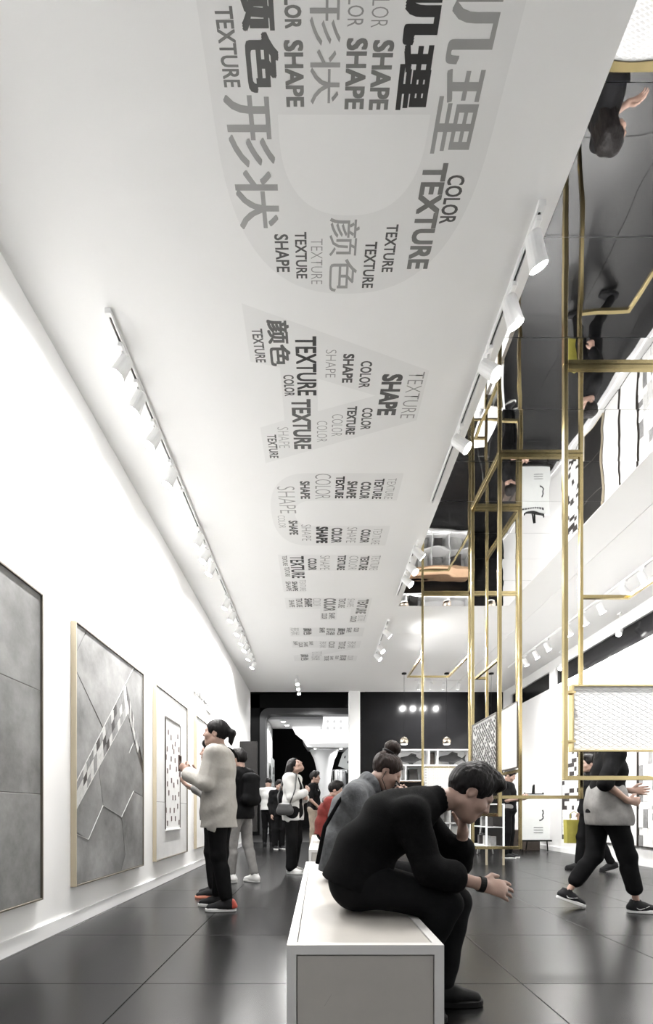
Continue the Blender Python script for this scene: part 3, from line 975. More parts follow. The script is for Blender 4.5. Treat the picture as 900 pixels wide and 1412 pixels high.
# ------------------------------------------------------------------ benches
def bench(label, y0, y1):
    x0, x1, H, e = -.104, .423, .45, .032
    t = thing('bench', label, 'bench', (x0, y0, 0))
    W, L = x1 - x0, y1 - y0
    fr = MB()
    for (xa, xb) in ((0, e), (W - e, W)):
        for (ya, yb) in ((0, e), (L - e, L)):
            fr.box(xa, xb, ya, yb, 0, H - e)
    fr.box(0, W, 0, e, H - e, H); fr.box(0, W, L - e, L, H - e, H)
    fr.box(0, e, e, L - e, H - e, H); fr.box(W - e, W, e, L - e, H - e, H)
    fr.box(e, W - e, 0, e, 0, e); fr.box(e, W - e, L - e, L, 0, e)
    fr.box(0, e, e, L - e, 0, e); fr.box(W - e, W, e, L - e, 0, e)
    fr.build('frame', 'bench_frame', t)
    g = .003
    box('top_panel', 'bench_panel', t, e + g, W - e - g, e + g, L - e - g, H - .02, H - .003, .001)
    ep = box('end_panel', 'bench_panel', t, e + g, W - e - g, .004, .02, e, H - e - g * 1.6, .001)
    box('end_panel', 'bench_panel', t, e + g, W - e - g, L - .02, L - .004, e, H - e - g, .001)
    box('side_panel', 'bench_panel', t, .004, .02, e + g, L - e - g, e, H - e - g, .001)
    box('side_panel', 'bench_panel', t, W - .02, W - .004, e + g, L - e - g, e, H - e - g, .001)
    return t, ep


t, ep = bench('long white-framed bench with beige panels under the two seated people', 1.62, 4.29)
MB().prism_y([(.125, .245), (.150, .285), (.1515, .2845), (.127, .244)], .0035, .0041).build('scratch', 'scratch', ep)
bench('white-framed bench behind the denim jacket, beyond the long bench', 5.59, 9.0)

# ------------------------------------------------------------------ pendants, shelf, fish at the black wall
for x in (2.13, 3.18, 4.28):
    t = thing('pendant_lamp', 'small chrome globe pendant lamp before the black wall', 'lamp', (x, 11.94, ZC), 0, 'chrome globe pendants')
    MB().lathe([(.0, 0), (.06, 0), (.06, -.03), (.0, -.035)], seg=20).build('canopy', 'black_matt', t, smooth=False)
    MB().tube([(0, 0, -.03), (0, 0, -1.58)], .004, 6).build('cord', 'black_matt', t)
    prof = [(.012, -1.57), (.03, -1.575)] + [(.105 * math.sin(a), -1.68 + .105 * math.cos(a)) for a in [PI * (.08 + .05 * i) for i in range(14)]]
    MB().lathe(prof, seg=24).build('globe_shade', 'chrome_gold', t, smooth=True)
    MB().lathe([(.0, -1.765), (.07, -1.765), (.078, -1.755), (.078, -1.748)], seg=24).build('diffuser', 'bulb_glow', t)

SY0, SY1 = 13.35, 13.82
t = thing('display_shelf', 'white open display shelf mounted on the black wall', 'shelf', (2.05, 13.82, 1.72))
ox, oz = 2.05, 1.72


def sb(nm, x0, x1, z0, z1, ya=SY0, yb=SY1, m='gloss_white'):
    return box(nm, m, t, x0 - ox, x1 - ox, ya - 13.82, yb - 13.82, z0 - oz, z1 - oz)


sb('back_board', 2.05, 4.20, 1.72, 2.60, 13.80, 13.82)
sb('top_board', 2.05, 4.20, 2.575, 2.60)
sb('middle_shelf', 2.05, 4.20, 2.145, 2.17)
sb('bottom_board', 2.05, 4.20, 1.72, 1.745)
for x in (2.05, 3.065, 3.30, 4.175):
    sb('divider', x, x + .025, 2.17, 2.575)
for x in (2.05, 2.42, 2.92, 3.6, 4.175):
    sb('divider', x, x + .025, 1.745, 2.145)


t = thing('low_cabinet', 'white open cabinet with a wooden counter top below the display shelf', 'cabinet', (2.05, 13.82, 0))
ox, oz = 2.05, 0.0
sb('back_board', 1.6, 4.20, .05, 1.05, 13.80, 13.82)
sb('plinth', 1.6, 4.20, 0, .08, 13.30)
sb('shelf_board', 1.6, 4.20, .08, .105, 13.2)
sb('shelf_board', 1.6, 4.20, .55, .575, 13.2)
for x in (1.6, 2.1, 2.6, 3.1, 3.6, 4.175):
    sb('divider', x, x + .025, .105, 1.05, 13.2)
sb('counter_top', 1.55, 4.24, 1.05, 1.12, 13.12, 13.83, 'counter_wood')
for i, x in enumerate((1.7, 2.2, 2.75, 3.2, 3.7)):
    sb('sample_tile', x, x + .3, .575, .575 + .34, 13.5, 13.53, ('chip_mid', 'chip_dark', 'chip_light')[i % 3])
    sb('sample_tile', x + .03, x + .3, .105, .105 + .36, 13.5, 13.53, ('chip_dark', 'chip_light', 'chip_mid')[i % 3])


# ------------------------------------------------------------------ signed-distance modelling
class Vol:
    def __init__(s, lo, hi, h):
        s.h = h
        s.lo = np.array(lo, float) - 3 * h
        s.n = np.ceil((np.array(hi, float) + 3 * h - s.lo) / h).astype(int) + 1
        s.F = np.full(tuple(s.n), 0.5, np.float32)
        s.ax = [s.lo[i] + h * np.arange(s.n[i]) for i in range(3)]

    def sub(s, lo, hi):
        i0 = np.clip(np.floor((np.array(lo) - s.lo) / s.h).astype(int), 0, s.n)
        i1 = np.clip(np.ceil((np.array(hi) - s.lo) / s.h).astype(int) + 1, 0, s.n)
        sl = tuple(slice(a, b) for a, b in zip(i0, i1))
        if any(a >= b for a, b in zip(i0, i1)): return None
        X = s.ax[0][sl[0]][:, None, None]; Y = s.ax[1][sl[1]][None, :, None]; Z = s.ax[2][sl[2]][None, None, :]
        return sl, X, Y, Z

    def comb(s, sl, d, k, op):
        F = s.F[sl]
        if op == 'u':
            h = np.clip(.5 + .5 * (F - d) / k, 0, 1)
            s.F[sl] = F * (1 - h) + d * h - k * h * (1 - h)
        else:
            d = -d
            h = np.clip(.5 - .5 * (F - d) / k, 0, 1)
            s.F[sl] = F * (1 - h) + d * h + k * h * (1 - h)

    def cone(s, a, b, ra, rb, k=.02, ax=None, sc=1.0, op='u'):
        a = np.array(a, float); b = np.array(b, float)
        R = max(ra, rb) * max(sc, 1) + k + 2 * s.h
        r = s.sub(np.minimum(a, b) - R, np.maximum(a, b) + R)
        if r is None: return
        sl, X, Y, Z = r
        X = X - a[0]; Y = Y - a[1]; Z = Z - a[2]
        ba = b - a
        L2 = max(float(ba @ ba), 1e-9)
        t = np.clip((X * ba[0] + Y * ba[1] + Z * ba[2]) / L2, 0, 1)
        qx = X - t * ba[0]; qy = Y - t * ba[1]; qz = Z - t * ba[2]
        if ax is not None:
            ax = np.array(ax, float); ax = ax / np.linalg.norm(ax)
            c = (qx * ax[0] + qy * ax[1] + qz * ax[2]) * (1 / sc - 1)
            qx = qx + c * ax[0]; qy = qy + c * ax[1]; qz = qz + c * ax[2]
        d = np.sqrt(qx * qx + qy * qy + qz * qz) - (ra + t * (rb - ra))
        s.comb(sl, d, k, op)

    def ell(s, c, rad, B=None, k=.02, op='u'):
        c = np.array(c, float); rad = np.array(rad, float)
        R = max(rad) + k + 2 * s.h
        r = s.sub(c - R, c + R)
        if r is None: return
        sl, X, Y, Z = r
        X = X - c[0]; Y = Y - c[1]; Z = Z - c[2]
        if B is None: B = np.eye(3)
        k0 = 0; k1 = 0
        for i in range(3):
            q = X * B[i][0] + Y * B[i][1] + Z * B[i][2]
            k0 = k0 + (q / rad[i]) ** 2
            k1 = k1 + (q / rad[i] ** 2) ** 2
        k0 = np.sqrt(k0); k1 = np.sqrt(k1) + 1e-6
        d = k0 * (k0 - 1) / k1
        s.comb(sl, d, k, op)

    def cut(s, p, n, lo=None, hi=None):
        """remove the half space on the side of n"""
        r = s.sub(s.lo if lo is None else lo, (s.lo + s.h * s.n) if hi is None else hi)
        if r is None: return
        sl, X, Y, Z = r
        n = np.array(n, float); n = n / np.linalg.norm(n)
        d = (X - p[0]) * n[0] + (Y - p[1]) * n[1] + (Z - p[2]) * n[2]
        s.F[sl] = np.maximum(s.F[sl], d)

    def folds(s, amp, freq=28.0, seed=0.0, dirn=(0.4, 0.3, 1.0)):
        X = s.ax[0][:, None, None]; Y = s.ax[1][None, :, None]; Z = s.ax[2][None, None, :]
        w = np.sin(9 * X + 5 * Z + seed) + np.sin(8 * Y - 6 * Z + 2 * seed)
        n = np.sin(freq * (dirn[0] * X + dirn[1] * Y + dirn[2] * Z) + 2.2 * w + seed)
        n2 = np.sin(freq * .55 * (X - .7 * Y + .4 * Z) + 1.7 * np.sin(7 * Z + seed) + 3 * seed)
        s.F += (amp * (.6 * n + .5 * n2)).astype(np.float32)

    def mesh(s, name):
        F = s.F; h = s.h
        S = F < 0
        n = F.shape
        c = np.zeros((n[0] - 1, n[1] - 1, n[2] - 1), np.uint8)
        for i in (0, 1):
            for j in (0, 1):
                for k in (0, 1):
                    c += S[i:n[0] - 1 + i, j:n[1] - 1 + j, k:n[2] - 1 + k]
        act = np.argwhere((c > 0) & (c < 8))
        if len(act) == 0:
            return bpy.data.meshes.new(name)
        pos = np.zeros((len(act), 3)); cnt = np.zeros(len(act))
        corners = [(i, j, k) for i in (0, 1) for j in (0, 1) for k in (0, 1)]
        vals = {cc: F[act[:, 0] + cc[0], act[:, 1] + cc[1], act[:, 2] + cc[2]].astype(float) for cc in corners}
        for ca in corners:
            for axi in range(3):
                if ca[axi] == 1: continue
                cb = list(ca); cb[axi] = 1; cb = tuple(cb)
                va, vb = vals[ca], vals[cb]
                m = (va < 0) != (vb < 0)
                t = np.where(m, va / np.where(m, va - vb, 1), 0)
                p = np.array(ca, float)[None, :].repeat(len(act), 0)
                p[:, axi] += t
                pos += p * m[:, None]
                cnt += m
        pos = act + pos / cnt[:, None]
        idx = np.full(c.shape, -1, np.int64)
        idx[act[:, 0], act[:, 1], act[:, 2]] = np.arange(len(act))
        quads = []
        for axi in range(3):
            sl0 = [slice(1, -1)] * 3; sl1 = [slice(1, -1)] * 3
            sl0[axi] = slice(0, -1); sl1[axi] = slice(1, None)
            A = S[tuple(sl0)]; Bq = S[tuple(sl1)]
            e = np.argwhere(A != Bq)
            if len(e) == 0: continue
            off = np.array([1, 1, 1]); off[axi] = 0
            e2 = e + off
            sgn = A[e[:, 0], e[:, 1], e[:, 2]]
            u, v = (axi + 1) % 3, (axi + 2) % 3
            du = np.zeros(3, int); du[u] = 1
            dv = np.zeros(3, int); dv[v] = 1
            q = []
            for o in (-du - dv, -dv, np.zeros(3, int), -du):
                g = e2 + o
                q.append(idx[g[:, 0], g[:, 1], g[:, 2]])
            q = np.stack(q, 1)
            q[~sgn] = q[~sgn][:, ::-1]
            quads.append(q)
        quads = np.concatenate(quads)
        quads = quads[(quads >= 0).all(1)]
        co = s.lo + pos * h
        me = bpy.data.meshes.new(name)
        me.vertices.add(len(co)); me.vertices.foreach_set('co', co.astype(np.float32).ravel())
        me.loops.add(len(quads) * 4); me.loops.foreach_set('vertex_index', quads.astype(np.int32).ravel())
        me.polygons.add(len(quads))
        me.polygons.foreach_set('loop_start', np.arange(0, len(quads) * 4, 4, dtype=np.int32))
        me.polygons.foreach_set('use_smooth', np.ones(len(quads), bool))
        me.update(calc_edges=True)
        me.validate()
        return me


def fish(label, loc, L, flip=1):
    t = thing('fish_sculpture', label, 'sculpture', loc)
    v = Vol((-L / 2, -.06, 0), (L / 2, .06, L * .5), .008)
    hz = L * .24
    v.cone((-L * .38 * flip, 0, hz), (L * .05 * flip, 0, hz + .01), L * .10, L * .17, .03, (0, 1, 0), .4)
    v.cone((L * .05 * flip, 0, hz + .01), (L * .34 * flip, 0, hz), L * .17, L * .035, .03, (0, 1, 0), .4)
    b = link('body', v.mesh('body'), 'fish_dark', t)
    MB().prism_y([(L * .33 * flip, hz), (L * .5 * flip, hz + L * .15), (L * .45 * flip, hz), (L * .5 * flip, hz - L * .14)], -.012, .012).build('tail_fin', 'fish_dark', t, fix=True)
    MB().prism_y([(-L * .15 * flip, hz + L * .14), (0, hz + L * .25), (L * .2 * flip, hz + L * .2), (L * .2 * flip, hz + L * .08)], -.008, .008).build('dorsal_fin', 'fish_dark', t, fix=True)
    MB().prism_y([(-L * .12 * flip, hz - L * .12), (-L * .05 * flip, 0), (L * .06 * flip, 0), (L * .08 * flip, hz - L * .1)], -.03, .03).build('belly_stand', 'fish_dark', t, fix=True)
    return t


fish('dark fish sculpture lying alone in the wide right shelf compartment', (3.76, 13.56, 2.17), .78, 1)
fish('dark fish sculpture in the left shelf compartment above the dark box', (2.62, 13.56, 2.17), .70, 1)
t = thing('framed_picture', 'small dark upright picture standing between the two fish', 'picture', (3.195, 13.62, 2.17))
box('frame', 'charcoal', t, -.085, .085, -.015, .015, 0, .37, .003)
box('picture_face', 'wood_box', t, -.068, .068, -.018, -.0155, .02, .35)
t = thing('storage_box', 'dark slanted box standing in the lower shelf compartment', 'box', (2.66, 13.56, 1.745))
MB().prism_y([(-.12, 0), (.14, 0), (.10, .30), (-.12, .30)], -.12, .12).build('body', 'charcoal', t, fix=True)
box('lid', 'black_matt', t, -.13, .11, -.125, .125, .30, .315)
for i, x in enumerate((2.15, 2.22, 2.30)):
    t = thing('glass_bottle', 'small clear bottle in the lower left shelf compartment', 'bottle', (x, 13.5, 1.745), 0, 'bottles on the shelf')
    MB().lathe([(0, 0), (.022, 0), (.024, .01), (.024, .12), (.010, .15), (.010, .19), (0, .19)], seg=14).build('bottle_body', 'chip_light', t, smooth=True)
    MB().lathe([(0, .19), (.012, .19), (.012, .21), (0, .21)], seg=12).build('cap', 'charcoal', t)

# lit white display cabinet on legs, behind the brass frames
t = thing('display_cabinet', 'narrow glass display cabinet with lit white edges on thin legs', 'cabinet', (2.78, 8.0, 0))
for (xa, ya) in ((0, 0), (0, .81), (.28, 0), (.28, .81)):
    box('leg', 'champagne', t, xa, xa + .03, ya, ya + .03, 0, .28)
box('base', 'gloss_white', t, 0, .31, 0, .84, .28, .31)
for (xa, ya) in ((0, 0), (0, .815), (.285, 0), (.285, .815)):
    box('lit_edge', 'strip_glow', t, xa, xa + .022, ya, ya + .022, .31, 1.0)
box('top', 'gloss_white', t, 0, .31, 0, .84, 1.0, 1.02)
box('shelf', 'gloss_white', t, .02, .29, .02, .82, .62, .632)
box('back_board', 'charcoal', t, .295, .305, .02, .82, .31, 1.0)
for i in range(5):
    box('sample', ['chip_mid', 'chip_dark', 'chip_light'][i % 3], t, .1, .2, .08 + .14 * i, .16 + .14 * i, .632 if i % 2 else .311, (.632 if i % 2 else .311) + .16)

# poster on an easel with dark boxes behind
t = thing('poster_easel', 'white event poster on a black easel beside the right wall', 'easel', (4.70, 10.5, 0), 0)
po = box('poster_board', 'paper', t, -.33, .33, -.01, .01, .27, 1.26, .002)
for i in range(9):
    box('heading_character', 'ink', po, -.28 + .055 * i, -.28 + .055 * i + .042, -.0125, -.0102, 1.165, 1.205)
rp = random.Random(2)
sk = [(.17, .92), (.19, .86), (.17, .80), (.19, .75), (.15, .70), (.10, .69)]
for p, q in zip(sk[:-1], sk[1:]):
    L = math.hypot(q[0] - p[0], q[1] - p[1]); nx, nz = -(q[1] - p[1]) / L * .014, (q[0] - p[0]) / L * .014
    MB().prism_y([(p[0] + nx, p[1] + nz), (q[0] + nx, q[1] + nz), (q[0] - nx, q[1] - nz), (p[0] - nx, p[1] - nz)], -.0125, -.0102).build('drawn_stroke', 'ink', po, fix=True)
for i in range(3):
    box('text_line', 'ink', po, -.02, .18, -.0125, -.0102, .42 + .055 * i, .432 + .055 * i)
for (x0, x1) in ((-.22, -.30), (.22, .30)):
    MB().tube([(x0 * .9, .03, 1.3), (x1, .02, 0.02)], .014, 8).build('leg', 'black_matt', t)
MB().tube([(0, .06, 1.45), (0, .42, 0.02)], .014, 8).build('leg', 'black_matt', t)
box('mast', 'black_matt', t, -.015, .015, .012, .03, 1.2, 1.47)
box('ledge', 'black_matt', t, -.36, .36, -.05, .03, .235, .268)
box('top_clip', 'black_matt', t, -.2, .2, -.02, .03, 1.26, 1.275)
for i, x in enumerate((4.45, 4.87)):
    t = thing('carton', ['dark brown carton on the floor behind the left easel leg', 'dark brown carton on the floor behind the right easel leg'][i], 'box', (x, 11.2, 0))
    box('body', 'wood_box', t, -.19, .19, -.18, .18, 0, .46, .004)
    box('tape', 'charcoal', t, -.03, .03, -.183, .183, .3, .461)
t = thing('folding_easel', 'grey folding easel stand behind the low brass crossbar', 'easel', (3.42, 9.9, 0))
for x0, x1, y0 in ((-.03, -.16, 0), (.03, .16, 0), (0, 0, .35)):
    MB().tube([(x0, 0 if y0 == 0 else .03, 1.0), (x1, y0, .015)], .016, 8).build('leg', 'steel', t)
box('crossbar', 'steel', t, -.12, .12, -.02, .0, .42, .45)
box('head_plate', 'steel', t, -.05, .05, -.03, .05, .98, 1.03)

# ------------------------------------------------------------------ mall seen through the doorway
struct('floor_corridor', MB().box(-6, 8, YE + .05, 26, -.08, -.004), 'charcoal', 'dark corridor floor beyond the doorway')
struct('ceiling_corridor', MB().box(-6, 8, YE, 26, 5.25, 5.35), 'black_matt', 'black corridor ceiling beyond the doorway')
struct('wall_corridor', MB().box(-6, 8, 25.4, 25.5, 0, 5.3), 'black_matt', 'black far wall of the shop across the corridor')
struct('wall_corridor_left', MB().box(-6, -5.9, YE, 25.5, 0, 5.3), 'black_matt', 'black side wall of the corridor')
struct('wall_corridor_right', MB().box(7.9, 8, YE, 25.5, 0, 5.3), 'black_matt', 'black side wall at the other corridor end')
sh = thing('shop_portal', 'grey rounded portal of the shop across the corridor', 'portal', (0, 18.0, 0))


def arch(x0, x1, z0, z1, r):
    pts = [(x0, z0)]
    for i in range(9):
        a = PI - PI / 2 * i / 8
        pts.append((x0 + r + r * math.cos(a), z1 - r + r * math.sin(a)))
    pts += [(x1, z1), (x1, z0)]
    return pts


oA, iA = arch(-2.16, 5, 0, 4.73, .35), arch(-1.94, 4.8, 0, 4.49, .22)
mb = MB()
n = len(oA)
mb.v = [(p[0], 0, p[1]) for p in oA] + [(p[0], 0, p[1]) for p in iA] + [(p[0], .5, p[1]) for p in oA] + [(p[0], .5, p[1]) for p in iA]
for i in range(n - 1):
    mb.f += [(i, i + 1, n + i + 1, n + i), (n + i, n + i + 1, 3 * n + i + 1, 3 * n + i), (i, 2 * n + i, 2 * n + i + 1, i + 1)]
mb.build('arch_band', 'grey_band', sh, fix=True)
box('side_wall', 'wall', sh, -2.1, -1.93, .5, 2.6, 0, 4.55)
box('shop_ceiling', 'wall', sh, -1.94, .2, .5, 2.6, 4.40, 4.5)
box('black_infill', 'black_matt', sh, -6, -2.17, .05, .2, 0, 5.25)
box('black_fascia', 'black_matt', sh, -6, 8, .05, .2, 4.74, 5.25)
tag(sh, None, None)
t = thing('shop_sign', 'large glowing white cloud-shaped sign in the shop across the corridor', 'sign', P(442, 1022, 20.2))
o0 = t.location
pts = [P(x, y, 20.2) - o0 for x, y in ((405, 996), (403, 1003), (407, 1011), (414, 1017), (421, 1021), (425, 1024), (480, 1023), (520, 1020), (520, 980), (430, 982), (412, 985), (407, 989))]
MB().prism_y([(p.x, p.z) for p in pts], 0, .25).build('glowing_panel', 'sign_glow', t, fix=True)
for i in range(4):
    for j in range(2):
        q = P(441 + 9 * i, 1006 - 9 * j, 20.2) - o0
        MB().prism_y([(q.x, q.z), (q.x + .1, q.z), (q.x + .1, q.z + .12), (q.x, q.z + .12)], -.02, -.004).build('faint_mark', 'sign_mark', t, fix=True)
t = thing('flared_column', 'white column flaring out at the top in the shop across the corridor', 'column', ((447 - CX) * 21.3 / F_PX, 21.3, 0))
prof = [(.34, 0), (.32, .6), (.27, 1.4), (.27, 2.1), (.34, 2.7), (.45, 3.15), (.62, 3.5), (.66, 3.56), (0, 3.57)]
MB().lathe(prof, seg=32).build('shaft', 'strip_glow' if False else 'wall', t, smooth=True)
t = thing('shop_soffit', 'grey curved soffit under the glowing sign', 'soffit', (0.6, 20.6, 3.6))
MB().prism_y([(-1.05, .02), (-1.25, .32), (2.4, .32), (2.4, 0), (-.85, 0)], 0, 1.6).build('soffit_board', 'ceiling', t, fix=True)
t = thing('round_counter', 'grey cylindrical counter in the shop across the corridor', 'counter', (1.0, 20.2, 0))
MB().lathe([(.40, 0), (.40, 2.55), (.38, 2.6), (0, 2.6)], seg=28).build('drum', 'steel', t, smooth=True)
t = thing('sail_board', 'pale grey fin-shaped board with dark marks above the round counter', 'board', (1.05, 19.7, 2.62))
MB().prism_y([(-.22, .1), (-.05, .6), (.3, .95), (.5, .9), (.5, -.05), (.1, -.02)], 0, .04).build('board', 'paper', t, fix=True)
for k, (x, z) in enumerate(((.02, .42), (.14, .22), (.2, .35))):
    MB().prism_y([(x, z), (x + .05, z), (x + .07, z + .1), (x + .02, z + .1)], -.012, 0).build('mark', 'ink', t, fix=True)
t = thing('tall_screen', 'tall pale sample board standing inside the shop portal', 'board', (-1.80, 19.6, 0))
box('board', 'paper', t, -.05, .0, -.5, .5, .1, 3.0)
for i in range(6):
    box('sample', 'chip_mid', t, 0, .02, -.35 + .1 * (i % 2), -.15 + .3 * (i % 2), .5 + .38 * i, .75 + .38 * i)


def downlight(x, y, z, label, group, r=.07, power=40):
    t = thing('downlight', label, 'lamp', (x, y, z), 0, group)
    MB().lathe([(r * 1.3, 0), (r * 1.3, -.02), (r, -.025)], seg=18).build('trim_ring', 'lamp_white', t)
    MB().lathe([(0, -.018), (r, -.02)], seg=18).build('diffuser', 'lens_glow', t)
    ld = bpy.data.lights.new('glow', 'SPOT'); ld.energy = power; ld.spot_size = 2.4; ld.shadow_soft_size = .07
    lo = bpy.data.objects.new('glow', ld); COL.objects.link(lo); lo.parent = t; lo.location = (0, 0, -.04)


for x, y in ((-1.35, 18.9), (-1.25, 19.7)):
    downlight(x, y, 4.40, 'round downlight in the white shop ceiling across the corridor', 'shop downlights', .09, 120)
for x in (-.1, 1.0, 2.3):
    downlight(x, 20.9, 3.6, 'round downlight in the grey soffit under the glowing sign', 'soffit downlights', .07, 150)
for x, y in ((-2.6, 16.2), (0, 16.6), (2.6, 16.2), (0, 14.9)):
    downlight(x, y, 5.25, 'round downlight in the black corridor ceiling', 'corridor downlights', .10, 160)

# ------------------------------------------------------------------ people
def nrm(v):
    v = np.array(v, float)
    return v / max(np.linalg.norm(v), 1e-9)


BASE = dict(pelvis=(0, 0, .95), waist=(0, 0, 1.09), chest=(0, 0, 1.28), neck=(-.01, 0, 1.455), head=(.03, 0, 1.605),
            hf=(1, 0, 0), hu=(0, 0, 1),
            shL=(-.005, .165, 1.405), shR=(-.005, -.165, 1.405), elL=(-.03, .215, 1.12), elR=(-.03, -.215, 1.12),
            wrL=(.06, .215, .88), wrR=(.06, -.215, .88), hdL=(.15, 0, -1), hdR=(.15, 0, -1), hnL=(0, -1, 0), hnR=(0, 1, 0),
            hipL=(0, .085, .93), hipR=(0, -.085, .93), knL=(.02, .09, .50), knR=(.02, -.09, .50),
            anL=(-.01, .09, .085), anR=(-.01, -.09, .085), ftL=(1, .12, 0), ftR=(1, -.12, 0))


class Person:
    def __init__(s, label, loc, rz, H=1.72, joints=None, hb=.008, hc=.009, bulk=1.0, name='person'):
        s.k = H / 1.72
        s.J = {}
        d = dict(BASE); d.update(joints or {})
        for n, v in d.items():
            v = np.array(v, float)
            s.J[n] = v if n[:2] in ('hf', 'hu', 'hd', 'hn', 'ft') else v * s.k
        s.b = bulk * s.k
        s.hb, s.hc = hb, hc
        s.root = thing(name, label, 'person', loc, rz)

    def lat(s):
        return nrm(s.J['shL'] - s.J['shR']), nrm(s.J['hipL'] - s.J['hipR'])

    def basis(s):
        f = nrm(s.J['hf']); u = np.array(s.J['hu'], float); u = nrm(u - f * (u @ f))
        l = np.cross(u, f)
        return f, l, u

    def bbox(s, names, pad):
        p = np.array([s.J[n] for n in names])
        return p.min(0) - pad, p.max(0) + pad

    def torso(s, v, t):
        J, b = s.J, s.b
        ls, lh = s.lat()
        v.cone(J['hipL'] * .85 + J['hipR'] * .15, J['hipR'] * .85 + J['hipL'] * .15, .098 * b + t, .098 * b + t, .04)
        v.cone(J['pelvis'], J['waist'], .112 * b + t, .102 * b + t, .05, lh, 1.25)
        v.cone(J['waist'], J['chest'], .102 * b + t, .115 * b + t, .05, ls, 1.3)
        up = J['chest'] * .35 + J['neck'] * .65
        v.cone(J['chest'], up, .115 * b + t, .085 * b + t, .05, ls, 1.45)
        v.cone(J['shL'], J['shR'], .058 * b + t, .058 * b + t, .05)

    def arm(s, v, sd, t, frac=2.0, flare=0.0):
        J, b = s.J, s.b
        sh, el, wr = J['sh' + sd], J['el' + sd], J['wr' + sd]
        f1 = min(frac, 1.0)
        e = sh + (el - sh) * f1
        v.cone(sh, e, .054 * b + t, (.054 - .013 * f1) * b + t + (flare if frac <= 1 else 0), .03)
        if frac > 1:
            f2 = frac - 1
            e = el + (wr - el) * f2
            v.cone(el, e, .041 * b + t, (.041 - .013 * f2) * b + t + flare, .03)

    def leg(s, v, sd, t, frac=2.0, flare=0.0):
        J, b = s.J, s.b
        h, kn, an = J['hip' + sd], J['kn' + sd], J['an' + sd]
        v.cone(h, kn, .086 * b + t, .056 * b + t, .04)
        e = kn + (an - kn) * (frac - 1)
        v.cone(kn, e, .054 * b + t, .036 * b + t + flare, .03)
        cm = kn + (an - kn) * .3
        back = -nrm(s.J['ft' + sd]) * .018
        v.cone(cm + back, kn + (an - kn) * .5 + back * .7, .045 * b + t * .9, .034 * b + t * .9, .03)

    def hand(s, v, sd, curl=.5, spread=1.0):
        J, k = s.J, s.k
        w = J['wr' + sd]; d = nrm(J['hd' + sd]); n = np.array(J['hn' + sd], float); n = nrm(n - d * (n @ d))
        sdv = np.cross(d, n)
        if sd == 'L': sdv = -sdv
        # sdv points to the thumb side
        v.cone(w, w + d * .025 * k, .027 * k, .027 * k, .015, n, .8)
        v.cone(w + d * .03 * k, w + d * .078 * k, .034 * k, .040 * k, .012, n, .42)
        for i, (o, L) in enumerate(((.031, .070), (.011, .080), (-.010, .075), (-.030, .058))):
            p = w + d * (.085 - .004 * abs(i - 1)) * k + sdv * o * k
            ang = 0.0
            dd = nrm(d + sdv * (.12 * (1 - i / 1.5)) * spread)
            for sgi, fr in enumerate((.45, .32, .25)):
                ang += curl * (.7 if sgi == 0 else .9)
                q = p + (dd * math.cos(ang) + n * math.sin(ang)) * L * fr * k
                v.cone(p, q, (.0092 - .0008 * sgi) * k, (.0088 - .001 * sgi) * k, .005)
                p = q
        p = w + d * .03 * k + sdv * .03 * k
        dd = nrm(d * .75 + sdv * .75 + n * .25)
        q = p + dd * .035 * k
        v.cone(p, q, .014 * k, .0115 * k, .008)
        q2 = q + nrm(d * .95 + sdv * .25 + n * .35) * .034 * k
        v.cone(q, q2, .0112 * k, .009 * k, .006)

    def headvol(s, v):
        f, l, u = s.basis(); c = s.J['head']; k = s.k
        B = [f, l, u]
        at = lambda a, b_, d: c + (f * a + l * b_ + u * d) * k
        v.cone(s.J['neck'] - nrm(at(-.03, 0, -.06) - s.J['neck']) * .03, at(-.025, 0, -.05), .058 * k, .05 * k, .03)
        v.ell(at(-.012, 0, .03), np.array((.098, .076, .092)) * k, B, .02)
        v.ell(at(.035, 0, -.03), np.array((.062, .060, .085)) * k, B, .03)
        v.cone(at(.03, 0, -.085), at(.066, 0, -.095), .034 * k, .026 * k, .03)
        v.cone(at(-.01, .045, -.06), at(.045, .02, -.088), .026 * k, .024 * k, .025)
        v.cone(at(-.01, -.045, -.06), at(.045, -.02, -.088), .026 * k, .024 * k, .025)
        for sg in (1, -1):
            v.ell(at(.098, .032 * sg, .004), np.array((.018, .017, .012)) * k, B, .012, 's')
            v.ell(at(.080, .032 * sg, .0115), np.array((.016, .018, .0085)) * k, B, .006)
            v.ell(at(.062, .042 * sg, -.03), np.array((.028, .024, .026)) * k, B, .02)
        v.cone(at(.086, .036, .026), at(.086, -.036, .026), .009 * k, .009 * k, .016)
        v.cone(at(.092, 0, .014), at(.110, 0, -.026), .008 * k, .012 * k, .010)
        v.cone(at(.098, .010, -.031), at(.098, -.010, -.031), .009 * k, .009 * k, .008)
        v.cone(at(.090, .016, -.057), at(.090, -.016, -.057), .009 * k, .009 * k, .008)
        v.cone(at(.087, .014, -.069), at(.087, -.014, -.069), .008 * k, .008 * k, .008)
        for sg in (1, -1):
            e = at(-.012, .074 * sg, -.005)
            v.ell(e, np.array((.022, .010, .032)) * k, B, .008)
            v.ell(e + l * sg * .009 * k, np.array((.012, .007, .019)) * k, B, .004, 's')

    def body(s, m='skin', hands=(.45, .45)):
        names = [n for n in s.J if n[:2] not in ('hf', 'hu', 'hd', 'hn', 'ft')]
        lo, hi = s.bbox(names, .20 * s.k)
        v = Vol(lo, hi, s.hb)
        s.torso(v, -.012)
        for sd in 'LR':
            s.arm(v, sd, -.004)
            s.leg(v, sd, -.010)
            a = s.J['an' + sd]; ft = nrm(s.J['ft' + sd]) * s.k
            v.cone(a + np.array((0, 0, -.03)) * s.k, a + ft * .12 + np.array((0, 0, -.055)) * s.k, .032 * s.k, .022 * s.k, .02)
        s.headvol(v)
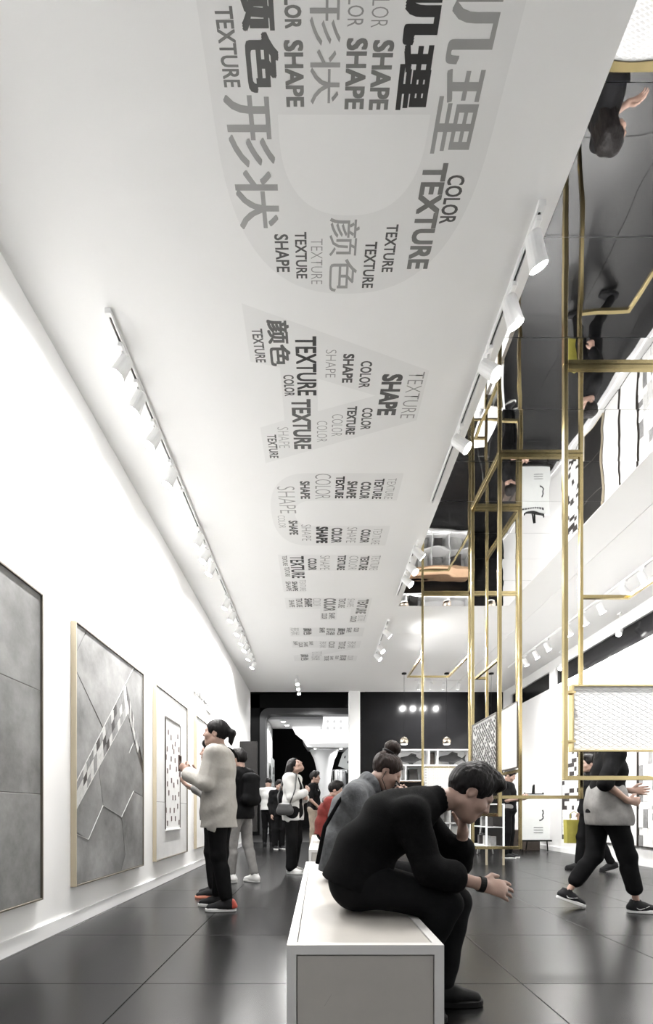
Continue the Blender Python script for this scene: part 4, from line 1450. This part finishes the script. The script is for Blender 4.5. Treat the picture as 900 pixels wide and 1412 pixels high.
        for sd, c in zip('LR', hands):
            s.hand(v, sd, c)
        o = link('body', v.mesh('body'), m, s.root)
        f, l, u = s.basis(); c = s.J['head']; k = s.k
        for sg in (1, -1):
            p = c + (f * .0765 + l * .032 * sg + u * .003) * k
            e = MB().lathe([(.0115 * k * math.sin(a), .0115 * k * math.cos(a)) for a in [PI * i / 8 for i in range(9)]], seg=12).build('eye', 'eye_white', s.root, smooth=True, loc=tuple(p))
            q = f * .0072 * k - u * .001 * k
            MB().lathe([(.0062 * k * math.sin(a), .0062 * k * math.cos(a)) for a in [PI * i / 6 for i in range(7)]], seg=10).build('iris', 'eye_dark', e, smooth=True, loc=tuple(q))
        p = [c + (f * .0985 * 1 + l * x - u * .0625) * k - f * abs(x) * .25 * k for x in (-.02, -.01, 0, .01, .02)]
        MB().tube(p, [.002 * k, .0045 * k, .005 * k, .0045 * k, .002 * k], 8).build('lips', 'lips', s.root, smooth=True)
        return o

    def top(s, m, sleeve=1.9, t=.012, hem=None, name='jacket', fold=.004, seed=0.0, collar=0.0, flare=.004, open_front=False, extra=None):
        names = ['pelvis', 'waist', 'chest', 'neck', 'shL', 'shR', 'elL', 'elR', 'wrL', 'wrR', 'hipL', 'hipR']
        lo, hi = s.bbox(names, .2 * s.k)
        v = Vol(lo, hi, s.hc)
        s.torso(v, t)
        ls, lh = s.lat()
        if hem:
            dn = nrm(s.J['pelvis'] - s.J['waist'])
            v.cone(s.J['waist'], s.J['pelvis'] + dn * hem * s.k, .108 * s.b + t, (.122 + .07 * max(hem, 0)) * s.b + t, .05, lh, 1.28)
        for sd in 'LR':
            s.arm(v, sd, t, sleeve, flare)
        nk = s.J['neck']; ax = nrm(s.J['head'] - nk)
        v.cone(nk - ax * .04, nk + ax * (.015 + collar), .068 * s.b, .066 * s.b, .02)
        if extra: extra(v, s)
        v.folds(fold, 30, seed)
        if hem is not None:
            dn = nrm(s.J['pelvis'] - s.J['waist'])
            p = s.J['pelvis'] + dn * hem * s.k
            # hem only cuts the trunk, arms may hang lower
            c = s.J['pelvis']
            R = .26 * s.k
            lo2 = np.array((c[0] - R, min(s.J['hipL'][1], s.J['hipR'][1]) - .10 * s.k, s.lo_all())); hi2 = np.array((c[0] + R, max(s.J['hipL'][1], s.J['hipR'][1]) + .10 * s.k, c[2] + .3))
            v.cut(p, dn, lo2, hi2)
        # neck opening
        v.cone(nk - ax * .0, nk + ax * .25, .053 * s.b, .075 * s.b, .004, op='s')
        if open_front:
            f = nrm(np.cross(ls, (0, 0, 1)))
            w = s.J['waist']
            v.cone(nk + f * .14 - np.array((0, 0, .04)), w + f * .20 + np.array((0, 0, -.6)), .055, .10, .01, op='s')
        return link(name, v.mesh(name), m, s.root)

    def lo_all(s):
        return min(s.J[n][2] for n in s.J if n[:2] not in ('hf', 'hu', 'hd', 'hn', 'ft')) - .3

    def trousers(s, m, length=1.93, t=.012, fold=.004, seed=1.0, flare=.006, name='trousers'):
        names = ['pelvis', 'waist', 'hipL', 'hipR', 'knL', 'knR', 'anL', 'anR']
        lo, hi = s.bbox(names, .19 * s.k)
        v = Vol(lo, hi, s.hc)
        J, b = s.J, s.b
        ls, lh = s.lat()
        v.cone(J['hipL'] * .85 + J['hipR'] * .15, J['hipR'] * .85 + J['hipL'] * .15, .100 * b + t, .100 * b + t, .04)
        v.cone(J['pelvis'], J['pelvis'] * .4 + J['waist'] * .6, .113 * b + t * .6, .108 * b + t * .5, .05, lh, 1.22)
        for sd in 'LR':
            s.leg(v, sd, t, length, flare)
        v.folds(fold, 26, seed, (.3, .2, 1.0))
        return link(name, v.mesh(name), m, s.root)

    def shoes(s, m='shoe_black', sole='shoe_white', accent=None, swoosh=False):
        k = s.k
        for sd in 'LR':
            a = s.J['an' + sd]; f = np.array(s.J['ft' + sd], float)
            fl = nrm((f[0], f[1], 0)); l = np.array((-fl[1], fl[0], 0))
            pitch = f[2] / max(np.linalg.norm(f[:2]), 1e-6)
            fw = nrm(fl + np.array((0, 0, pitch))); up = np.cross(fw, l); up = up if up[2] > 0 else -up
            base = a + (-np.array((0, 0, .083)) if abs(pitch) < .02 else -up * .083) * k
            at = lambda x, y, z: base + (fw * x + l * y + up * z) * k
            v = Vol(np.minimum(at(-.1, 0, 0), at(.22, 0, 0)) - .09, np.maximum(at(-.1, 0, 0), at(.22, 0, 0)) + .14, .007)
            v.cone(at(-.045, 0, .045), at(.05, 0, .048), .040 * k, .044 * k, .03, l, .9)
            v.cone(at(.05, 0, .046), at(.155, 0, .030), .046 * k, .034 * k, .03, l, 1.05)
            v.cone(at(-.01, 0, .05), at(-.012, 0, .105), .046 * k, .043 * k, .03)
            v.cut(at(0, 0, .022), -up)
            v.cone(at(-.012, 0, .10), at(-.012, 0, .2), .036 * k, .05 * k, .006, op='s')
            sh = link('shoe', v.mesh('shoe'), m, s.root)
            ol = []
            for i in range(24):
                an = 2 * PI * i / 24
                cx_, sy_ = math.cos(an), math.sin(an)
                x = .058 + .140 * math.copysign(abs(cx_) ** .8, cx_)
                w = .043 + .006 * math.sin((x - .0) * 12)
                ol.append((x, w * math.copysign(abs(sy_) ** .75, sy_)))
            mb = MB(); nn = len(ol)
            for z, g in ((.0, .96), (.004, 1.0), (.024, 1.0), (.030, .92)):
                mb.v += [tuple(at(.058 + (x - .058) * g, y * g, z)) for x, y in ol]
            for r in range(3):
                for i in range(nn):
                    j = (i + 1) % nn
                    mb.f.append((r * nn + i, r * nn + j, (r + 1) * nn + j, (r + 1) * nn + i))
            mb.f.append(tuple(range(nn))[::-1]); mb.f.append(tuple(3 * nn + i for i in range(nn)))
            mb.build('sole', sole, sh, smooth=False)
            lc = MB()
            for i in range(4):
                x = .035 + .022 * i; z = .094 - .0075 * i - .004
                lc.tube([at(x, -.022, z - .010), at(x + .004, 0, z), at(x, .022, z - .010)], .0028 * k, 6)
            lc.build('laces', 'charcoal' if m != 'shoe_white' else 'chip_light', sh)
            if accent:
                v = Vol(at(-.05, 0, .05) - .07, at(-.05, 0, .05) + .07, .006)
                v.cone(at(-.048, 0, .045), at(-.036, 0, .075), .0435 * k, .040 * k, .01, l, .92)
                v.cut(at(-.045, 0, 0), fw); v.cut(at(0, 0, .028), -up)
                link('heel_counter', v.mesh('heel_counter'), accent, sh)
            if swoosh:
                for sg in (1, -1):
                    y = .0500
                    cu = [(-.02, .052), (-.012, .046), (.0, .041), (.012, .040), (.045, .050), (.085, .066), (.045, .046), (.012, .033), (-.004, .034), (-.016, .042)]
                    mb = MB()
                    b0 = [tuple(at(x, sg * (y + .002 - max(0, x - .05) * .08), z)) for x, z in cu]
                    b1 = [tuple(at(x, sg * (y - .012), z)) for x, z in cu]
                    q = len(cu)
                    mb.v = b0 + b1
                    mb.f = [tuple(range(q)), tuple(range(q, 2 * q))[::-1]] + [(i, (i + 1) % q, q + (i + 1) % q, q + i) for i in range(q)]
                    mb.build('side_mark', 'shoe_white', sh, fix=True)

    def hair(s, style='short', m='hair', seed=0.0, h=None):
        f, l, u = s.basis(); c = s.J['head']; k = s.k
        B = [f, l, u]
        at = lambda a, b_, d: c + (f * a + l * b_ + u * d) * k
        pad = .16 if style in ('short',) else .34
        v = Vol(c - pad * k, c + pad * k * (.6 if style == 'long' else 1.0), h or s.hb)
        v.ell(at(-.014, 0, .036), np.array((.110, .088, .102)) * k, B, .01)
        if style == 'short':
            v.cone(at(.06, .03, .105), at(.085, -.03, .10), .03 * k, .026 * k, .04)
            v.cone(at(-.02, 0, .12), at(.05, 0, .118), .03 * k, .03 * k, .04)
        if style == 'bun':
            v.ell(at(-.055, 0, .165), np.array((.062, .058, .052)) * k, B, .02)
            v.cone(at(-.07, .0, .06), at(-.06, 0, .13), .05 * k, .03 * k, .03)
        if style == 'ponytail':
            v.cone(at(-.10, 0, .05), at(-.15, 0, .02), .03 * k, .032 * k, .02)
            v.cone(at(-.15, 0, .02), at(-.14, 0, -.14), .032 * k, .012 * k, .02)
        if style == 'long':
            for y in (-.055, 0, .055):
                v.cone(at(-.07, y, .03), c + np.array(-nrm(f * np.array((1, 1, 0))) * .135 * k + l * y * 1.2 * k + np.array((0, 0, -.26 * k))), .052 * k, .036 * k, .03)
            for sg in (1, -1):
                v.cone(at(-.01, .072 * sg, .03), c + (l * .085 * sg) * k - nrm(f * np.array((1, 1, 0))) * .06 * k + np.array((0, 0, -.19 * k)), .034 * k, .026 * k, .02)
        # face and nape
        v.ell(at(.115, 0, -.045), np.array((.105, .078, .115)) * k, B, .012, 's')
        if style in ('short', 'bun', 'ponytail'):
            for sg in (1, -1):
                v.ell(at(.0, .088 * sg, -.035), np.array((.034, .03, .05)) * k, B, .01, 's')
            v.ell(at(-.04, 0, -.115), np.array((.12, .10, .062)) * k, B, .012, 's')
        X = v.ax[0][:, None, None]; Y = v.ax[1][None, :, None]; Z = v.ax[2][None, None, :]
        yy = (X - c[0]) * l[0] + (Y - c[1]) * l[1] + (Z - c[2]) * l[2]
        xx = (X - c[0]) * f[0] + (Y - c[1]) * f[1] + (Z - c[2]) * f[2]
        v.F += (.0010 * np.sin(420 * yy + 40 * xx + seed) + .0012 * np.sin(230 * xx + 90 * yy)).astype(np.float32)
        o = link('hair', v.mesh('hair'), m, s.root)
        if style == 'bun':
            MB().tube([at(-.055 + .05 * math.cos(a), .05 * math.sin(a), .125) for a in [2 * PI * i / 16 for i in range(17)]], .008 * k, 6).build('hair_tie', 'charcoal', o)
        return o

    def blob(s, name, m, cones, h=.008, k=.02, parent=None, cuts=(), fold=0.0):
        pts = np.array([c[0] for c in cones] + [c[1] for c in cones])
        R = max(max(c[2], c[3]) for c in cones) * 1.6 + .03
        v = Vol(pts.min(0) - R, pts.max(0) + R, h)
        for c in cones:
            v.cone(c[0], c[1], c[2], c[3], k, *(c[4:] if len(c) > 4 else ()))
        if fold: v.folds(fold, 34, 1.3, (1.0, .5, .15))
        for p, n in cuts: v.cut(p, n)
        return link(name, v.mesh(name), m, parent or s.root)


def W2L(pts, root):
    return {n: (np.array(v) - np.array(root)) for n, v in pts.items()}


# --- man in black on the near end of the bench -------------------------------------------------
rt = (0.20, 2.2, 0.0)
pt = {'pelvis': P(490, 1213, 2.2), 'waist': P(505, 1172, 2.2), 'chest': P(541, 1133, 2.2), 'neck': P(594, 1104, 2.2), 'head': P(648, 1093, 2.2),
      'shL': P(578, 1120, 2.37), 'shR': P(566, 1124, 2.03), 'hipL': P(493, 1213, 2.30), 'hipR': P(493, 1216, 2.10),
      'elR': P(592, 1200, 1.98), 'wrR': P(662, 1219, 2.0), 'elL': P(632, 1190, 2.36), 'wrL': P(638, 1148, 2.28),
      'knL': P(628, 1243, 2.34), 'anL': P(607, 1362, 2.24), 'knR': P(612, 1247, 2.06), 'anR': P(552, 1362, 2.08)}
J = W2L(pt, rt)
J['anL'][2] = .085; J['anR'][2] = .085
J.update(hf=(.80, -.04, -.60), hu=(.6, 0, .8), hdR=(.97, .05, -.22), hnR=(0.1, .85, -.5), hdL=(-.1, -.2, 1), hnL=(-1, -.1, 0), ftL=(1, .02, 0), ftR=(1, -.1, 0))
p = Person('man in black bent forward on the long bench, one hand held out', rt, 0, 1.72, J, hb=.0055, hc=.0065)
p.body(hands=(.55, .30))
p.top('cloth_black_knit', sleeve=1.42, t=.020, name='pullover', fold=.0045, seed=.7, collar=.012, flare=.016, hem=.03)
p.trousers('cloth_black', t=.016, fold=.0045, length=1.90, flare=.008)
p.shoes('leather_black', 'black_matt')
p.hair('short', 'hair', h=.005)
w = p.J['wrR']; d = nrm(p.J['hdR'])
wb = MB(); pts_ = []
n1 = nrm(np.cross(d, (0, 1, 0))); n2 = np.cross(d, n1)
cw_ = w + d * .004
MB().tube([cw_ - d * .012, cw_ - d * .0115, cw_ + d * .0115, cw_ + d * .012], [.027, .033, .033, .027], 20).build('wristband', 'black_matt', p.root, smooth=False)
# shoe buckle
a = p.J['anL']
for i in range(2):
    q = a + np.array((.115 + .012 * i, 0, -.016 - .004 * i))
    MB().tube([q + np.array((0, -.02, -.002)), q, q + np.array((0, .02, -.002))], .003, 6).build('shoe_buckle', 'steel', p.root)

# --- woman in denim jacket behind him -----------------------------------------------------------
rt = (0.16, 3.2, 0.0)
pt = {'pelvis': P(470, 1190, 3.2), 'waist': P(472, 1160, 3.2), 'chest': P(484, 1118, 3.2), 'neck': P(507, 1083, 3.2), 'head': P(533, 1064, 3.2),
      'shL': P(497, 1092, 3.36), 'shR': P(487, 1098, 3.03), 'hipL': P(474, 1190, 3.29), 'hipR': P(474, 1192, 3.11),
      'elR': P(512, 1146, 3.0), 'wrR': P(552, 1108, 3.08), 'elL': P(518, 1146, 3.42), 'wrL': P(553, 1106, 3.25),
      'knL': P(562, 1202, 3.32), 'anL': P(560, 1285, 3.3), 'knR': P(564, 1204, 3.08), 'anR': P(562, 1285, 3.1)}
J = W2L(pt, rt)
J['anL'][2] = .085; J['anR'][2] = .085
J.update(hf=(.84, -.08, -.54), hu=(.54, 0, .84), hdR=(.3, .3, .9), hnR=(-.5, .8, 0), hdL=(.3, -.3, .9), hnL=(-.5, -.8, 0))
p = Person('woman with a hair bun in a grey denim jacket looking down at a phone', rt, 0, 1.60, {k: (v / (1.60 / 1.72) if k[:2] not in ('hf', 'hu', 'hd', 'hn', 'ft') else v) for k, v in J.items()}, hb=.006, hc=.007)
p.body(hands=(.7, .7))


def collar(v, s):
    nk = s.J['neck']; ax = nrm(s.J['head'] - nk)
    for a0 in range(16):
        an = 2 * PI * a0 / 16; an2 = 2 * PI * (a0 + 1) / 16
        e1 = nrm(np.cross(ax, (0, 1, 0))); e2 = np.cross(ax, e1)
        q0 = nk + ax * .02 + (e1 * math.cos(an) + e2 * math.sin(an)) * .07
        q1 = nk + ax * .02 + (e1 * math.cos(an2) + e2 * math.sin(an2)) * .07
        v.cone(q0, q1, .018, .018, .01, ax, 1.7)


p.top('cloth_denim', sleeve=1.92, t=.024, hem=.06, name='denim_jacket', fold=.006, seed=2.2, extra=collar)
p.trousers('cloth_black', t=.012)
p.shoes('shoe_white', 'shoe_white')
p.hair('bun', 'hair_brown', h=.0055)
# backpack strap / dark bag on her back
b = [P(440, 1190, 3.12), P(450, 1140, 3.05), P(470, 1105, 3.02), P(490, 1080, 3.05)]
MB().tube([np.array(q) - np.array(rt) + np.array((-.012, -.02, .0)) for q in b], [.014, .013, .012, .010], 8).build('bag_strap', 'cloth_black', p.root, smooth=True)
ph = thing('smartphone', 'dark smartphone held by the woman with the hair bun', 'phone', P(557, 1094, 3.165))
ph.rotation_euler = (0, math.radians(-35), 0)
box('phone_body', 'black_matt', ph, -.004, .004, -.036, .036, -.04, .10, .002)
box('phone_screen', 'eye_white', ph, -.0052, -.0042, -.032, .032, -.03, .09)
# earphone cord
f, l, u = p.basis(); c = p.J['head']
MB().tube([c + (f * -.005 - l * .083 - u * .01) * p.k, c + (f * 0 - l * .088 - u * .07) * p.k, c + np.array((0.0, -.075, -.16))], .0025, 6).build('earphone_cord', 'black_matt', p.root)

# --- person in cream top at the left wall -----------------------------------------------------------
STAND_HOLD = dict(elL=(.06, .22, 1.14), elR=(.06, -.22, 1.14), wrL=(.27, .10, 1.24), wrR=(.27, -.08, 1.22), hdL=(.6, -.3, .75), hdR=(.6, .3, .75), hnL=(-.3, -.9, 0), hnR=(-.3, .9, 0))
j = dict(STAND_HOLD); j.update(hf=(.95, .05, .12), anL=(-.10, .08, .085), knL=(-.02, .085, .50), anR=(.05, -.10, .085))
p = Person('person in a long cream top and black trousers facing the framed panels', (-.90, 4.42, 0), PI - .12, 1.72, j, hb=.007, hc=.008)
p.body(hands=(.8, .8))
p.top('cloth_cream', sleeve=1.85, t=.026, hem=.20, name='cream_top', fold=.0055, seed=3.1, flare=.012, collar=.01)
p.trousers('cloth_black', t=.016, length=1.86, flare=.008)
p.shoes('shoe_black', 'shoe_white', 'shoe_red')
p.hair('ponytail', 'hair')
pk = []
for i in range(9):
    a = PI * (.05 + .9 * i / 8)
    pk.append(np.array((.155 * math.cos(a) * 1.0 + .0, -.125 + .02 * i / 8, 1.36 + .165 * math.sin(a) - .03)))
MB().tube(pk, .013, 8).build('bag_strap', 'cloth_black', p.root, smooth=True)
ph = thing('smartphone', 'smartphone raised by the person in the cream top', 'phone', (-1.265, 4.44, 1.31))
box('phone_body', 'chip_brown', ph, -.005, .005, -.04, .04, -.05, .10, .002)
box('phone_screen', 'eye_dark', ph, .0051, .006, -.035, .035, -.04, .09)

# --- person behind, only legs and arm show ----------------------------------------------------------
j = dict(STAND_HOLD); j.update(hf=(1, 0, .1))
p = Person('person in dark clothes and orange-toed shoes beside the person in cream', (-1.10, 5.10, 0), PI + .1, 1.62, j)
p.body(hands=(.8, .8))
p.top('cloth_grey', sleeve=1.5, t=.018, hem=.1, fold=.005, name='shirt')
p.trousers('cloth_black', t=.010, length=1.86)
p.shoes('shoe_black', 'shoe_orange', 'shoe_orange')
p.hair('short', 'hair')

# --- dark figure with white sneakers ------------------------------------------------------------------
j = dict(hf=(1, .1, 0), wrL=(.16, .20, 1.0), elL=(-.02, .22, 1.13), hdL=(1, 0, -.2), knR=(-.04, -.09, .5), anR=(-.16, -.09, .085), anL=(.08, .09, .085), knL=(.07, .09, .5))
p = Person('person in black jacket and grey trousers with white sneakers near the dark projecting board', (-.97, 6.10, 0), PI - .5, 1.66, j)
p.body(hands=(.5, .5))
p.top('cloth_black', sleeve=1.9, t=.022, hem=.12, fold=.006, seed=1.0)
p.trousers('cloth_grey', t=.010, length=1.88)
p.shoes('shoe_white', 'shoe_white')
p.hair('short', 'hair')
p.blob('backpack', 'cloth_black', [((-.16, -.09, 1.04), (-.16, .09, 1.04), .075, .075), ((-.16, -.08, 1.30), (-.16, .08, 1.30), .065, .065), ((-.16, 0, 1.04), (-.16, 0, 1.30), .085, .075, (0, 1, 0), 1.7)])

# --- woman in white cardigan looking up -----------------------------------------------------------------
j = dict(hf=(.75, -.05, .62), hu=(-.5, 0, .85), elR=(.06, -.20, 1.13), wrR=(.22, -.03, 1.20), hdR=(.2, .7, .6), hnR=(-1, .2, 0), elL=(.02, .22, 1.12), wrL=(.20, .05, 1.12), hdL=(.3, -.9, .1), hnL=(-1, -.2, 0), head=(.04, 0, 1.60), anR=(.02, -.10, .085), anL=(-.06, .10, .085))
p = Person('woman with long dark hair in a white cardigan looking up', (-.36, 7.0, 0), -.35, 1.66, j)
p.body(hands=(.7, .7))
p.top('cloth_black', sleeve=.5, t=.008, hem=.02, name='black_top', fold=.003)
p.top('cloth_white', sleeve=1.85, t=.021, hem=.16, name='cardigan', fold=.007, seed=4.0, flare=.012, open_front=True)
p.trousers('cloth_black', t=.028, length=1.94, flare=.02)
p.shoes('shoe_white', 'shoe_white')
p.hair('long', 'hair')
p.blob('handbag', 'leather_grey', [((-.09, -.24, .90), (.05, -.245, .90), .065, .065, (0, 1, 0), .5), ((-.08, -.24, .96), (.04, -.245, .96), .05, .05, (0, 1, 0), .5)])
MB().tube([np.array(q) for q in ((.07, -.27, 1.0), (.12, -.2, 1.2), (.09, -.08, 1.42), (-.02, -.05, 1.47), (-.11, -.10, 1.36), (-.14, -.22, 1.1), (-.11, -.26, 1.0))], .010, 8).build('bag_strap', 'leather_grey', p.root, smooth=True)

# --- man in white shirt seen from behind -----------------------------------------------------------------
j = dict(hf=(.8, 0, -.6), hu=(.5, 0, .85), elL=(.06, .24, 1.14), elR=(.06, -.24, 1.14), wrL=(.26, .10, 1.05), wrR=(.26, -.10, 1.05), hdL=(1, -.3, 0), hdR=(1, .3, 0))
p = Person('man in a white shirt and black trousers seen from behind in the doorway', (-1.26, 12.3, 0), PI / 2 - .1, 1.72, j, hb=.010, hc=.010)
p.body()
p.top('cloth_white', sleeve=1.6, t=.022, hem=.03, fold=.005, name='shirt', seed=5)
p.trousers('cloth_black', t=.014)
p.shoes('shoe_black', 'shoe_black')
p.hair('short', 'hair')

# --- person behind the cardigan woman, dark skirt and black shoes ----------------------------------------
p = Person('person in black standing behind the woman in the white cardigan', (-.92, 11.3, 0), -PI / 2 + .5, 1.60, dict(hf=(1, 0, -.2)), hb=.010, hc=.010)
p.body()
p.top('cloth_black', sleeve=1.9, t=.02, hem=.1, fold=.005)
p.trousers('cloth_black', t=.03)
p.shoes('shoe_black', 'shoe_white')
p.hair('short', 'hair')

# --- man in black T-shirt with lanyard ------------------------------------------------------------------
j = dict(elR=(-.01, -.22, 1.12), wrR=(.16, -.16, .96), hdR=(1, .2, -.2), elL=(.02, .22, 1.12), wrL=(.2, .15, .98), hdL=(1, -.2, 0))
p = Person('man in a black T-shirt and khaki trousers wearing a white lanyard', (-.09, 10.6, 0), -.25, 1.74, j, hb=.010, hc=.010)
p.body()
p.top('cloth_black', sleeve=.75, t=.016, hem=.05, fold=.004, name='t_shirt')
p.trousers('cloth_khaki', t=.02)
p.shoes('shoe_black', 'shoe_black')
p.hair('short', 'hair')
MB().tube([np.array(q) for q in ((.10, -.03, 1.18), (.125, -.075, 1.34), (.04, -.085, 1.47), (-.075, 0, 1.475), (.04, .085, 1.47), (.125, .075, 1.34), (.10, .03, 1.18))], .009, 6).build('lanyard', 'chip_white', p.root)

# --- seated person in red ----------------------------------------------------------------------------------
SIT = dict(pelvis=(0, 0, .57), waist=(.0, 0, .71), chest=(.05, 0, .90), neck=(.11, 0, 1.07), head=(.17, 0, 1.21), shL=(.09, .165, 1.02), shR=(.09, -.165, 1.02),
           elL=(.16, .21, .76), elR=(.16, -.21, .76), wrL=(.38, .12, .72), wrR=(.38, -.12, .72), hdL=(1, -.2, 0), hdR=(1, .2, 0), hnL=(0, 0, -1), hnR=(0, 0, -1),
           hipL=(.02, .085, .56), hipR=(.02, -.085, .56), knL=(.43, .11, .53), knR=(.43, -.11, .53), anL=(.42, .11, .085), anR=(.42, -.11, .085))
j = dict(SIT); j.update(hf=(1, 0, -.2))
p = Person('person in a red jacket seated on the farther bench', (.10, 7.3, 0), -.15, 1.72, j)
p.body()
p.top('cloth_red', sleeve=1.9, t=.022, hem=.02, fold=.006, seed=6)
p.trousers('cloth_black', t=.014)
p.shoes('shoe_black', 'shoe_black')
p.hair('short', 'hair', seed=2)
p.blob('scarf', 'cloth_grey', [((.02, -.10, 1.06), (.10, .0, 1.10), .05, .05), ((.10, 0, 1.10), (.02, .10, 1.06), .05, .05)])

# --- walking person with marked sneakers --------------------------------------------------------------------
j = dict(pelvis=(0, 0, .93), hipL=(-.01, .085, .91), hipR=(.01, -.085, .91), knR=(.14, -.09, .51), anR=(.22, -.09, .085), knL=(-.06, .09, .49), anL=(-.30, .09, .15), ftL=(1, 0, -.36),
         waist=(.01, 0, 1.08), chest=(.03, 0, 1.27), neck=(.04, 0, 1.45), head=(.09, 0, 1.60), shL=(.05, .16, 1.40), shR=(.0, -.165, 1.40),
         elR=(-.12, -.22, 1.15), wrR=(.06, -.23, 1.00), hdR=(1, .1, -.1), elL=(.10, .22, 1.14), wrL=(.30, .14, 1.10), hdL=(1, -.2, 0), hnR=(0, 1, 0), hnL=(0, -1, 0))
p = Person('walking person in a black top with a grey shirt at the waist and black sneakers', (2.60, 4.37, 0), -.05, 1.70, j, hb=.007, hc=.008)
p.body(hands=(.5, .5))
p.top('cloth_black', sleeve=1.05, t=.018, hem=.05, fold=.005, name='black_top', seed=1.5)
p.trousers('cloth_black', t=.020, length=1.68, flare=.012)
p.blob('waist_shirt', 'cloth_grey', [((.0, -.06, 1.04), (.0, .06, 1.04), .138, .138), ((.0, -.06, .95), (.0, .06, .95), .152, .152), ((.02, -.06, .86), (.02, .06, .86), .158, .158), ((.03, -.06, .80), (.03, .06, .80), .160, .160)], k=.04, fold=.005, cuts=[((0, 0, .77), (0, 0, -1))])
p.shoes('shoe_black', 'shoe_white', None, True)
p.hair('long', 'hair')

# --- second walker farther back, yellow bag ------------------------------------------------------------------
j = dict(knR=(.10, -.09, .5), anR=(.14, -.09, .085), knL=(-.06, .09, .49), anL=(-.25, .09, .12), ftL=(1, 0, -.3))
p = Person('person all in black walking beside the mosaic wall with a yellow bag', (4.12, 7.3, 0), PI - .1, 1.72, j)
p.body()
p.top('cloth_black', sleeve=1.9, t=.02, hem=.1, fold=.005)
p.trousers('cloth_black', t=.014)
p.shoes('shoe_black', 'shoe_black')
p.hair('short', 'hair')
yb = thing('carrier_bag', 'yellow carrier bag held by the person walking beside the mosaic wall', 'bag', (3.98, 7.52, .40))
MB().prism_y([(-.13, 0), (.13, 0), (.14, .36), (-.14, .36)], -.05, .05).build('bag_body', 'yellow_bag', yb, fix=True)
MB().tube([(-.06, 0, .35), (-.05, 0, .46), (0, 0, .49), (.05, 0, .46), (.06, 0, .35)], .006, 6).build('handle', 'yellow_bag', yb)

# --- person beside the poster -----------------------------------------------------------------------------------
j = dict(hf=(.9, 0, -.4), elL=(.05, .21, 1.12), elR=(.05, -.21, 1.12), wrL=(.27, .08, 1.15), wrR=(.27, -.08, 1.15), hdL=(.8, -.2, .4), hdR=(.8, .2, .4), hnL=(-.3, -.9, 0), hnR=(-.3, .9, 0))
p = Person('person in dark T-shirt and grey-belted black trousers standing beside the poster', (3.62, 9.2, 0), -.7, 1.68, j, hb=.009, hc=.009)
p.body(hands=(.7, .7))
p.top('cloth_black', sleeve=.8, t=.016, hem=.06, fold=.004, name='t_shirt')
p.trousers('cloth_black', t=.014)
p.blob('waist_shirt', 'cloth_grey', [((0, -.06, .97), (0, .06, .97), .13, .13)], k=.03, cuts=[((0, 0, .90), (0, 0, -1)), ((0, 0, 1.04), (0, 0, 1))])
p.shoes('shoe_black', 'shoe_white')
p.hair('short', 'hair')
